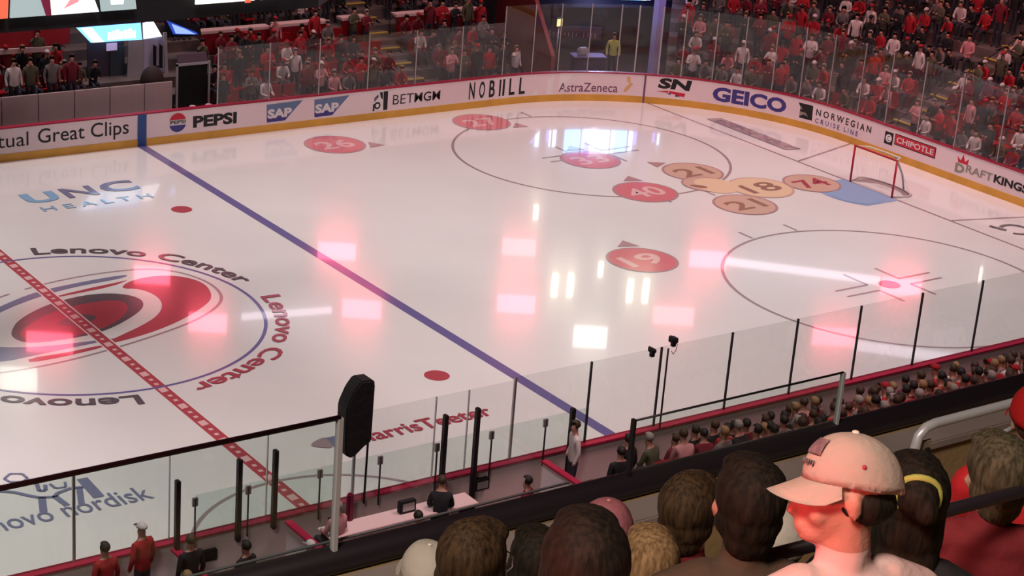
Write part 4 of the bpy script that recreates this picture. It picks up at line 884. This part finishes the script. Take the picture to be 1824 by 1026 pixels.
# silver aisle handrails
t = empty('aisle_handrail', (0, 0, 0)); tag(t, 'brushed silver handrail bending down beside the capped person', 'handrail')
hy = -35.0
bm = bmesh.new(); tube(bm, [(-10.86, hy, 12.9), (-10.85, hy, 13.3), (-10.84, hy, 13.72), (-10.83, hy, 13.78), (-10.79, hy, 13.815), (-10.73, hy, 13.825), (-10.1, hy, 13.825), (-9.4, hy, 13.83)], .024, 12); mesh_obj('tube', bm, BRUSH, t)
bm = bmesh.new(); box(bm, (-10.76, hy - .01, 13.645), (.035, .02, .13), Matrix.Rotation(-.1, 3, 'Y'), bev=.006); mesh_obj('latch_plate', bm, BLK, t)
bm = bmesh.new(); box(bm, (-10.78, hy, 13.60), (.09, .012, .30), bev=.006); mesh_obj('bracket', bm, mat('bracket_tan', (.30, .24, .18), .6), t)
t = empty('aisle_handrail', (0, 0, 0)); tag(t, 'thinner silver handrail loop at the right behind the ear-showing spectator', 'handrail')
bm = bmesh.new(); tube(bm, [(-10.35, hy - .0, 13.2), (-10.35, hy, 13.5), (-10.34, hy, 13.60), (-10.28, hy, 13.66), (-10.1, hy, 13.70)], .012, 10); mesh_obj('tube', bm, BRUSH, t)
# seat-row rail across the lower right
t = empty('row_rail', (0, 0, 0)); tag(t, 'black rail crossing the lower right behind the capped person', 'rail')
ry = -37.24
bm = bmesh.new(); tube(bm, [(-14.6, ry, 15.04), (-11.2, ry, 14.93)], .02, 12); mesh_obj('tube', bm, PAD, t)
bm = bmesh.new(); tube(bm, [(-12.85, ry, 15.0), (-12.85, ry, 13.8)], .014, 8); mesh_obj('support', bm, DARKM, t); bm = bmesh.new(); tube(bm, [(-14.3, ry, 15.03), (-14.3, ry, 13.9)], .014, 8); mesh_obj('support', bm, DARKM, t)

# ================================================================== FOREGROUND SPECTATORS
def remesh(bm, vox, it=3):
    me = bpy.data.meshes.new('r'); bm.to_mesh(me); bm.free(); o = bpy.data.objects.new('r', me); COL.objects.link(o)
    m1 = o.modifiers.new('r', 'REMESH'); m1.mode = 'VOXEL'; m1.voxel_size = vox; m1.use_smooth_shade = True
    m2 = o.modifiers.new('s', 'SMOOTH'); m2.factor = .6; m2.iterations = it
    dg = bpy.context.evaluated_depsgraph_get(); out = bpy.data.meshes.new_from_object(o.evaluated_get(dg)); bpy.data.objects.remove(o)
    for p in out.polygons: p.use_smooth = True
    return out
def capsule(bm, a, b, ra, rb, n=14):
    a = Vector(a); b = Vector(b); N = 10
    tube(bm, [a.lerp(b, i / N) for i in range(N + 1)], [ra + (rb - ra) * i / N for i in range(N + 1)], n); ell(bm, a, (ra,) * 3, seg=14, rings=10); ell(bm, b, (rb,) * 3, seg=14, rings=10)
def head_parts(bm, T, s=1.0):          # T: head frame -> body frame, face towards +Y
    def e(c, r, rot=None):
        vs = ell(bm, (0, 0, 0), [q * s for q in r], rot, 24, 16)
        for v in vs: v.co = T @ (v.co + Vector(c) * s)
    e((0, -.012, .03), (.076, .094, .088)); e((0, .022, -.035), (.058, .066, .075)); e((0, .05, -.088), (.034, .036, .026)); e((0, .072, -.095), (.02, .016, .016))
    e((0, .083, .008), (.052, .018, .016)); e((0, .094, -.028), (.0125, .018, .028), Matrix.Rotation(.35, 3, 'X')); e((0, .106, -.046), (.015, .014, .012)); e((0, .089, -.072), (.024, .012, .007)); e((0, .087, -.082), (.021, .012, .008))
    for sx in (-1, 1):
        e((sx * .040, .056, -.045), (.022, .024, .024)); e((sx * .077, -.008, -.018), (.009, .019, .031), Matrix.Rotation(-.2, 3, 'X')); e((sx * .084, -.012, -.008), (.006, .014, .018))
def finger(bm, p, d, L, curl, r):
    p = Vector(p); d = Vector(d).normalized(); pts = [p]
    ax = Vector((1, 0, 0))
    for k, f in enumerate((.45, .32, .23)):
        d = (Matrix.Rotation(-curl * (k + 1) * .5, 3, ax) @ d).normalized(); p = p + d * L * f; pts.append(p)
    tube(bm, pts, [r, r * .95, r * .88, r * .7], 8)
def hand(bm, c, sx):
    c = Vector(c); ell(bm, c + Vector((0, .035, 0)), (.040, .05, .016)); 
    for i, (dx, L) in enumerate(((-.03, .062), (-.01, .078), (.01, .083), (.03, .074))): finger(bm, c + Vector((dx * (1 if sx > 0 else -1), .075, 0)), (dx * .4, 1, 0), L, .35, .0088)
    finger(bm, c + Vector((-sx * .036, .01, 0)), (-sx * .8, .7, 0), .06, .2, .0105)
EYEW = mat('eye_white', (.6, .55, .52), .3); IRIS = mat('iris', (.03, .02, .015), .2)
def figure(hp, yaw, label, shirt, skin, head_yaw=0, head_pitch=0, head_roll=0, vox=.013, hs=1.0, collar=-.098, trouser=None):
    """A seated spectator: head centre at hp, body turned to yaw, the head turned a further head_yaw."""
    H0 = 1.235
    base = Vector(hp) - Vector((0, 0, H0))
    T = Matrix.Translation((0, .04, H0)) @ Matrix.Rotation(head_yaw, 4, 'Z') @ Matrix.Rotation(head_roll, 4, 'Y') @ Matrix.Rotation(head_pitch, 4, 'X')
    bm = bmesh.new(); head_parts(bm, T, hs)
    capsule(bm, (0, .0, 1.03), (0, .025, 1.20), .062, .054); 
    ell(bm, (0, .0, .88), (.185, .125, .20)); ell(bm, (0, .01, .66), (.16, .125, .2)); ell(bm, (0, 0, .50), (.18, .15, .12)); ell(bm, (0, -.01, 1.03), (.15, .085, .07))
    for sx in (-1, 1):
        capsule(bm, (sx * .10, -.005, 1.04), (sx * .185, 0, .99), .06, .068); capsule(bm, (sx * .195, 0, .98), (sx * .25, .06, .74), .062, .047); capsule(bm, (sx * .25, .06, .74), (sx * .14, .30, .64), .045, .03)
        capsule(bm, (sx * .09, .03, .49), (sx * .13, .44, .50), .085, .06); capsule(bm, (sx * .13, .44, .50), (sx * .13, .42, .10), .058, .038); capsule(bm, (sx * .13, .40, .05), (sx * .13, .56, .035), .042, .034)
    me = remesh(bm, vox)
    bm = bmesh.new(); bm.from_mesh(me); bpy.data.meshes.remove(me)
    for zc in (H0 + collar, .58): bmesh.ops.bisect_plane(bm, geom=list(bm.verts) + list(bm.edges) + list(bm.faces), plane_co=(0, 0, zc), plane_no=(0, 0, 1))
    for f in bm.faces:
        c = f.calc_center_median(); f.smooth = True
        if c.z > H0 + collar and abs(c.x) < .16: f.material_index = 0
        elif c.z < .58 and (c.y > .16 or c.z < .5): f.material_index = 2
        else: f.material_index = 1
    n0 = len(bm.faces)
    for sx in (-1, 1): hand(bm, (sx * .135, .29, .645), sx)
    bm.faces.ensure_lookup_table()
    for f in bm.faces[n0:]: f.material_index = 0; f.smooth = True
    o = mesh_obj('person', bm, [skin, shirt, trouser or PANT]); o.location = base; o.rotation_euler = (0, 0, yaw); tag(o, label, 'person')
    for sx in (-1, 1):
        bm = bmesh.new(); ell(bm, T @ (Vector((sx * .031, .077, -.008)) * hs), (.012,) * 3, seg=12, rings=8); ell(bm, T @ (Vector((sx * .031, .0865, -.008)) * hs), (.005, .003, .005), seg=8, rings=6, mi=1); mesh_obj('eye', bm, [EYEW, IRIS], o)
    return o, T
def strandmat(name, c1, c2, sc=26):
    m = bpy.data.materials.new(name); m.use_nodes = True; nt = m.node_tree; b = nt.nodes['Principled BSDF']; b.inputs['Roughness'].default_value = .75; b.inputs['Specular IOR Level'].default_value = .2
    tc = nt.nodes.new('ShaderNodeTexCoord'); mp = nt.nodes.new('ShaderNodeMapping'); mp.inputs['Scale'].default_value = (sc, sc, sc * .18); n = nt.nodes.new('ShaderNodeTexNoise'); n.inputs['Scale'].default_value = 3; n.inputs['Detail'].default_value = 6
    nt.links.new(tc.outputs['Object'], mp.inputs[0]); nt.links.new(mp.outputs[0], n.inputs['Vector']); cr = nt.nodes.new('ShaderNodeValToRGB'); cr.color_ramp.elements[0].position = .35; cr.color_ramp.elements[1].position = .65
    cr.color_ramp.elements[0].color = (*c1, 1); cr.color_ramp.elements[1].color = (*c2, 1); nt.links.new(n.outputs['Fac'], cr.inputs['Fac']); nt.links.new(cr.outputs[0], b.inputs['Base Color'])
    bb = nt.nodes.new('ShaderNodeBump'); bb.inputs['Strength'].default_value = .7; bb.inputs['Distance'].default_value = .006; nt.links.new(n.outputs['Fac'], bb.inputs['Height']); nt.links.new(bb.outputs[0], b.inputs['Normal'])
    return m
def hair(o, T, m, style='short', s=1.0, seed=1, name='hair'):
    bm = bmesh.new()
    def e(c, r, rot=None):
        vs = ell(bm, (0, 0, 0), [q * s for q in r], rot, 28, 20)
        for v in vs: v.co = T @ (v.co + Vector(c) * s)
    if style in ('short', 'crop'):
        g = .0 if style == 'short' else -.006
        e((0, -.026, .036), (.086 + g, .098 + g, .094 + g)); e((0, -.046, -.02), (.074 + g, .066 + g, .07 + g)); e((0, .03, .085), (.062, .055, .03)); e((0, -.048, -.065), (.062, .05, .06)); e((0, -.03, -.03), (.082, .06, .06))
    elif style == 'bob':
        e((0, -.026, .036), (.090, .102, .098)); e((0, -.045, -.03), (.090, .078, .085)); e((0, -.05, -.09), (.082, .06, .07)); e((0, .03, .085), (.066, .058, .032))
        for sx in (-1, 1): e((sx * .066, .0, -.04), (.024, .045, .09))
    elif style == 'long':
        e((0, -.026, .036), (.090, .102, .098)); e((0, -.05, -.05), (.088, .07, .11)); e((0, -.065, -.16), (.085, .05, .13)); e((0, -.07, -.26), (.075, .04, .09)); e((0, .03, .085), (.066, .058, .032))
        for sx in (-1, 1): e((sx * .068, -.01, -.07), (.026, .045, .12)); e((sx * .06, -.03, -.17), (.03, .045, .1))
    elif style == 'bun':
        e((0, -.026, .036), (.088, .100, .096)); e((0, -.045, -.03), (.080, .07, .075)); e((0, .03, .085), (.064, .056, .03)); e((0, -.115, .06), (.05, .045, .05)); e((.02, -.14, .04), (.03, .03, .035))
    elif style == 'undercap':
        e((0, -.034, -.012), (.0775, .078, .052))
    elif style == 'bald':
        e((0, -.04, -.01), (.079, .078, .045))
    me = remesh(bm, .007, 2)
    for v in me.vertices:
        n = noise.noise(v.co * 28 + Vector((seed, 0, 0))) * .5 + noise.noise(Vector((v.co.x * 90, v.co.y * 90, v.co.z * 14)) + Vector((seed, 3, 0))) * .5
        v.co += v.normal * n * .004
    me.materials.append(m); h = bpy.data.objects.new(name, me); COL.objects.link(h); h.parent = o; return h
def ballcap(o, T, m, s=1.0, brim=True, label=None, patch=None):
    """Six-panel cap with curved brim, button and band."""
    bm = bmesh.new(); N = 48; rings = []
    for j in range(13):
        ph = (PI / 2) * j / 12; rr = []
        for i in range(N):
            a = 2 * PI * i / N; seam = 1 - .010 * max(0, math.cos(3 * a)) ** 12 if j > 1 else 1
            x = .090 * math.cos(a) * math.cos(ph) ** .86 * seam; y = (-.012 + .108 * math.sin(a) * math.cos(ph) ** .86 * seam); z = .012 + .108 * math.sin(ph) ** .95
            z += (-.016 * max(0, -math.sin(a)) + .010 * max(0, math.sin(a))) * math.cos(ph)
            if j > 2: x += noise.noise(Vector((x * 18, y * 18, z * 18 + 4))) * .0025; y += noise.noise(Vector((x * 18, y * 18 + 9, z * 18))) * .0025
            rr.append(bm.verts.new((x, y, z)))
            if j == 12: break
        rings.append(rr)
    for j in range(11):
        for i in range(N): f = bm.faces.new((rings[j][i], rings[j][(i + 1) % N], rings[j + 1][(i + 1) % N], rings[j + 1][i])); f.smooth = True
    for i in range(N): f = bm.faces.new((rings[11][i], rings[11][(i + 1) % N], rings[12][0])); f.smooth = True
    bmesh.ops.solidify(bm, geom=list(bm.faces), thickness=.003)
    for v in bm.verts: v.co = T @ (v.co * s)
    cap = mesh_obj('cap', bm, m, o)
    bm = bmesh.new(); ell(bm, T @ (Vector((0, -.012, .121)) * s), (.008, .008, .004)); mesh_obj('button', bm, m, cap)
    if brim:
        bm = bmesh.new(); rows = []
        for i in range(25):
            t_ = i / 24; a = PI * (.12 + .76 * t_); inner = Vector((.089 * math.cos(a), -.012 + .106 * math.sin(a), .018 + .004 * math.sin(a)))
            row = []
            for k in range(7):
                q = k / 6; ext = .076 * q * math.sin(PI * t_) ** .55; v = inner + Vector((.010 * math.cos(a) * q, ext, -.028 * q)); v.z -= .040 * q * (abs(2 * t_ - 1) ** 1.6) * math.sin(PI * t_) ** .4 ; row.append(bm.verts.new(v))
            rows.append(row)
        for A_, B_ in zip(rows, rows[1:]):
            for k in range(6): f = bm.faces.new((A_[k], B_[k], B_[k + 1], A_[k + 1])); f.smooth = True
        bmesh.ops.solidify(bm, geom=list(bm.faces), thickness=.0035); bmesh.ops.recalc_face_normals(bm, faces=bm.faces)
        for v in bm.verts: v.co = T @ (v.co * s)
        mesh_obj('brim', bm, m, cap)
    return cap
CREAM = mat('cap_cream', (.74, .60, .52), .85, bump=.15, bscale=60); WCAP = mat('cap_white', (.68, .64, .58), .8, bump=.3)
SK1 = mat('skin_warm', (.48, .20, .15), .5, bump=.15, bscale=120, vary=.08, vscale=8); SK2 = mat('skin_fair', (.52, .30, .22), .5, bump=.15, bscale=120); 
HB = strandmat('hair_dark_strands', (.004, .003, .002), (.020, .013, .008)); HBR = strandmat('hair_brown_strands', (.016, .009, .004), (.062, .034, .016)); HF = strandmat('hair_blonde_strands', (.11, .06, .025), (.27, .17, .085)); HG = strandmat('hair_olive_strands', (.03, .026, .014), (.10, .085, .05))
VY = YAW - PI / 2            # heading towards the middle of the rink as the camera looks
CLF = {k: mat('foreground_cloth_' + k, c, .85, bump=.35, bscale=22, vary=.12, vscale=6) for k, c in dict(blush=(.60, .40, .38), black=(.010, .009, .011), dkgreen=(.012, .02, .014), brown=(.06, .035, .02), tan=(.35, .26, .15), red=(.45, .01, .015), maroon=(.16, .01, .015), white=(.60, .56, .54), grey=(.12, .11, .11)).items()}

# A: capped person in profile
o, T = figure((-14.635, -38.02, 15.672), VY + .35, 'person in cream ball cap seen in profile, face turned left, red light on the cheek', CLF['blush'], SK1, head_yaw=1.18, head_pitch=.02, head_roll=.30, vox=.0075, hs=.98)
hair(o, T, HB, 'undercap', 1, 3); TC = T @ Matrix.Translation((0, -.006, .010)) @ Matrix.Rotation(-.06, 4, 'X')
cap = ballcap(o, TC, CREAM, .99)
def capsurf(a, ph, lift=.0035):
    return TC @ (Vector((.090 * math.cos(a) * math.cos(ph) ** .86 * (1 + lift * 11), -.012 + .108 * math.sin(a) * math.cos(ph) ** .86 * (1 + lift * 9), .012 + .108 * math.sin(ph) ** .95 + .010 * max(0, math.sin(a)) * math.cos(ph) + lift)) * .99)
bm = bmesh.new(); gr = [[bm.verts.new(capsurf(PI / 2 + .02 + i * .075, .50 + j * .07)) for j in range(7)] for i in range(9)]
for i in range(8):
    for j in range(6): bm.faces.new((gr[i][j], gr[i + 1][j], gr[i + 1][j + 1], gr[i][j + 1]))
bmesh.ops.solidify(bm, geom=list(bm.faces), thickness=.002); mesh_obj('patch', bm, mat('patch_mauve', (.36, .24, .26), .8, vary=.35, vscale=60), cap)
for i in range(7):
    bm = bmesh.new(); tube(bm, [capsurf(PI / 2 - .05 + i * .09, .24 + .02 * (i % 2)), capsurf(PI / 2 - .03 + i * .09, .36)], .0018, 5); mesh_obj('stitched_lettering', bm, CLF['grey'], cap)
bm = bmesh.new(); ell(bm, capsurf(PI + .05, .42, .001), (.005, .005, .005)); mesh_obj('eyelet', bm, mat('eyelet_red', (.40, .03, .06), .7), cap)

# K: dark bun, black clothes, in front right
o, T = figure((-13.78, -37.46, 15.21), VY - .25, 'person with dark bun and yellow-green scrunchie, dressed in black, right of the cream cap', CLF['black'], SK1, head_yaw=.1)
hair(o, T, HB, 'bun', 1.08, 5); hair(o, T, HB, 'long', 1.03, 6, 'hair_lengths')
bm = bmesh.new(); tube(bm, [T @ (Vector((.028 * math.cos(a) * 1.7, -.104 + .004 * math.sin(3 * a), .062 + .047 * math.sin(a))) * 1.10) for a in [2 * PI * i / 20 for i in range(20)]], .011, 8, True); mesh_obj('scrunchie', bm, mat('scrunchie', (.40, .38, .08), .8), o)
# B: short dark hair
o, T = figure((-14.30, -37.40, 15.29), VY + .1, 'person with close-cropped dark hair seen from behind, under the cap brim', CLF['brown'], SK1, hs=1.05); hair(o, T, HB, 'short', 1.06, 8)
# C: brown hair
o, T = figure((-13.77, -36.63, 14.79), VY - .1, 'person with brown hair seen from behind, left of the close-cropped dark head', CLF['maroon'], SK2, head_yaw=-.4); hair(o, T, HBR, 'short', 1.06, 9)
# D: pink capped
PINKC = mat('cap_pink_cotton', (.55, .20, .24), .85, bump=.3)
o, T = figure((-13.59, -36.05, 14.39), VY + .1, 'person in dusty pink cap without visible brim, low between darker heads', CLF['brown'], SK1, head_yaw=-.5, head_pitch=-.15); hair(o, T, HB, 'undercap', 1, 10); ballcap(o, T, PINKC, 1.08)
# E: large dark head
o, T = figure((-15.12, -37.76, 15.49), VY + .0, 'largest dark-haired head at the bottom edge, seen from behind', CLF['dkgreen'], SK2); hair(o, T, HB, 'bob', 1.05, 11)
# F: blonde
o, T = figure((-14.04, -36.77, 14.74), VY, 'blonde person seen from behind at the bottom edge right of the largest dark head', CLF['tan'], SK2); hair(o, T, HF, 'bob', 1.0, 12)
# G: dark behind E
o, T = figure((-13.88, -36.05, 14.36), VY + .2, 'person with smooth dark hair partly hidden left of the largest dark head', CLF['black'], SK1); hair(o, T, HB, 'bob', 1.02, 13)
# H: brown-haired with glasses
o, T = figure((-14.55, -36.62, 14.80), VY + .1, 'person with long brown hair and glasses at bottom centre beside the white cap', CLF['black'], SK1, head_yaw=-.75); hair(o, T, HBR, 'long', 1.08, 14)
bm = bmesh.new()
for sx in (-1, 1):
    tube(bm, [T @ Vector((sx * .034 + .021 * math.cos(a), .104, -.010 + .019 * math.sin(a))) for a in [2 * PI * i / 20 for i in range(20)]], .0022, 6, True)
    tube(bm, [T @ Vector((sx * .055, .102, -.008)), T @ Vector((sx * .084, .06, -.005)), T @ Vector((sx * .088, -.005, -.01))], .002, 6)
tube(bm, [T @ Vector((-.012, .106, -.006)), T @ Vector((.012, .106, -.006))], .002, 6); mesh_obj('glasses', bm, BRUSH, o)
# I: white cap
o, T = figure((-14.02, -35.62, 14.13), VY + .1, 'person in plain white cap, left of the long brown hair at bottom centre', CLF['white'], SK2, head_yaw=.2); hair(o, T, HBR, 'undercap', 1, 15); ballcap(o, T, WCAP, 1.06)
# J: white cap under the cream cap
o, T = figure((-13.34, -36.6, 14.57), VY, 'person in white rounded cap low in front of the cream-capped person', CLF['white'], SK2); hair(o, T, HBR, 'undercap', 1, 16); ballcap(o, T, WCAP, 1.06)
# L: olive hair at the right edge
o, T = figure((-13.03, -37.14, 14.98), VY - .15, 'person with short olive hair at the right edge behind the black rail', CLF['maroon'], SK2, head_yaw=.4); hair(o, T, HG, 'short', 1.12, 17)
# M: red cap
o, T = figure((-12.33, -36.74, 14.86), VY - .1, 'person in bright red cap cut off by the right edge', CLF['red'], SK2); hair(o, T, HBR, 'undercap', 1, 18); ballcap(o, T, mat('cap_red_cotton', (.55, .012, .015), .8), 1.06)
# N: blurred blonde
o, T = figure((-12.70, -36.45, 14.40), VY + .05, 'blonde person below the black rail, left of the olive-haired one', CLF['brown'], SK2); hair(o, T, HF, 'short', 1.05, 19)
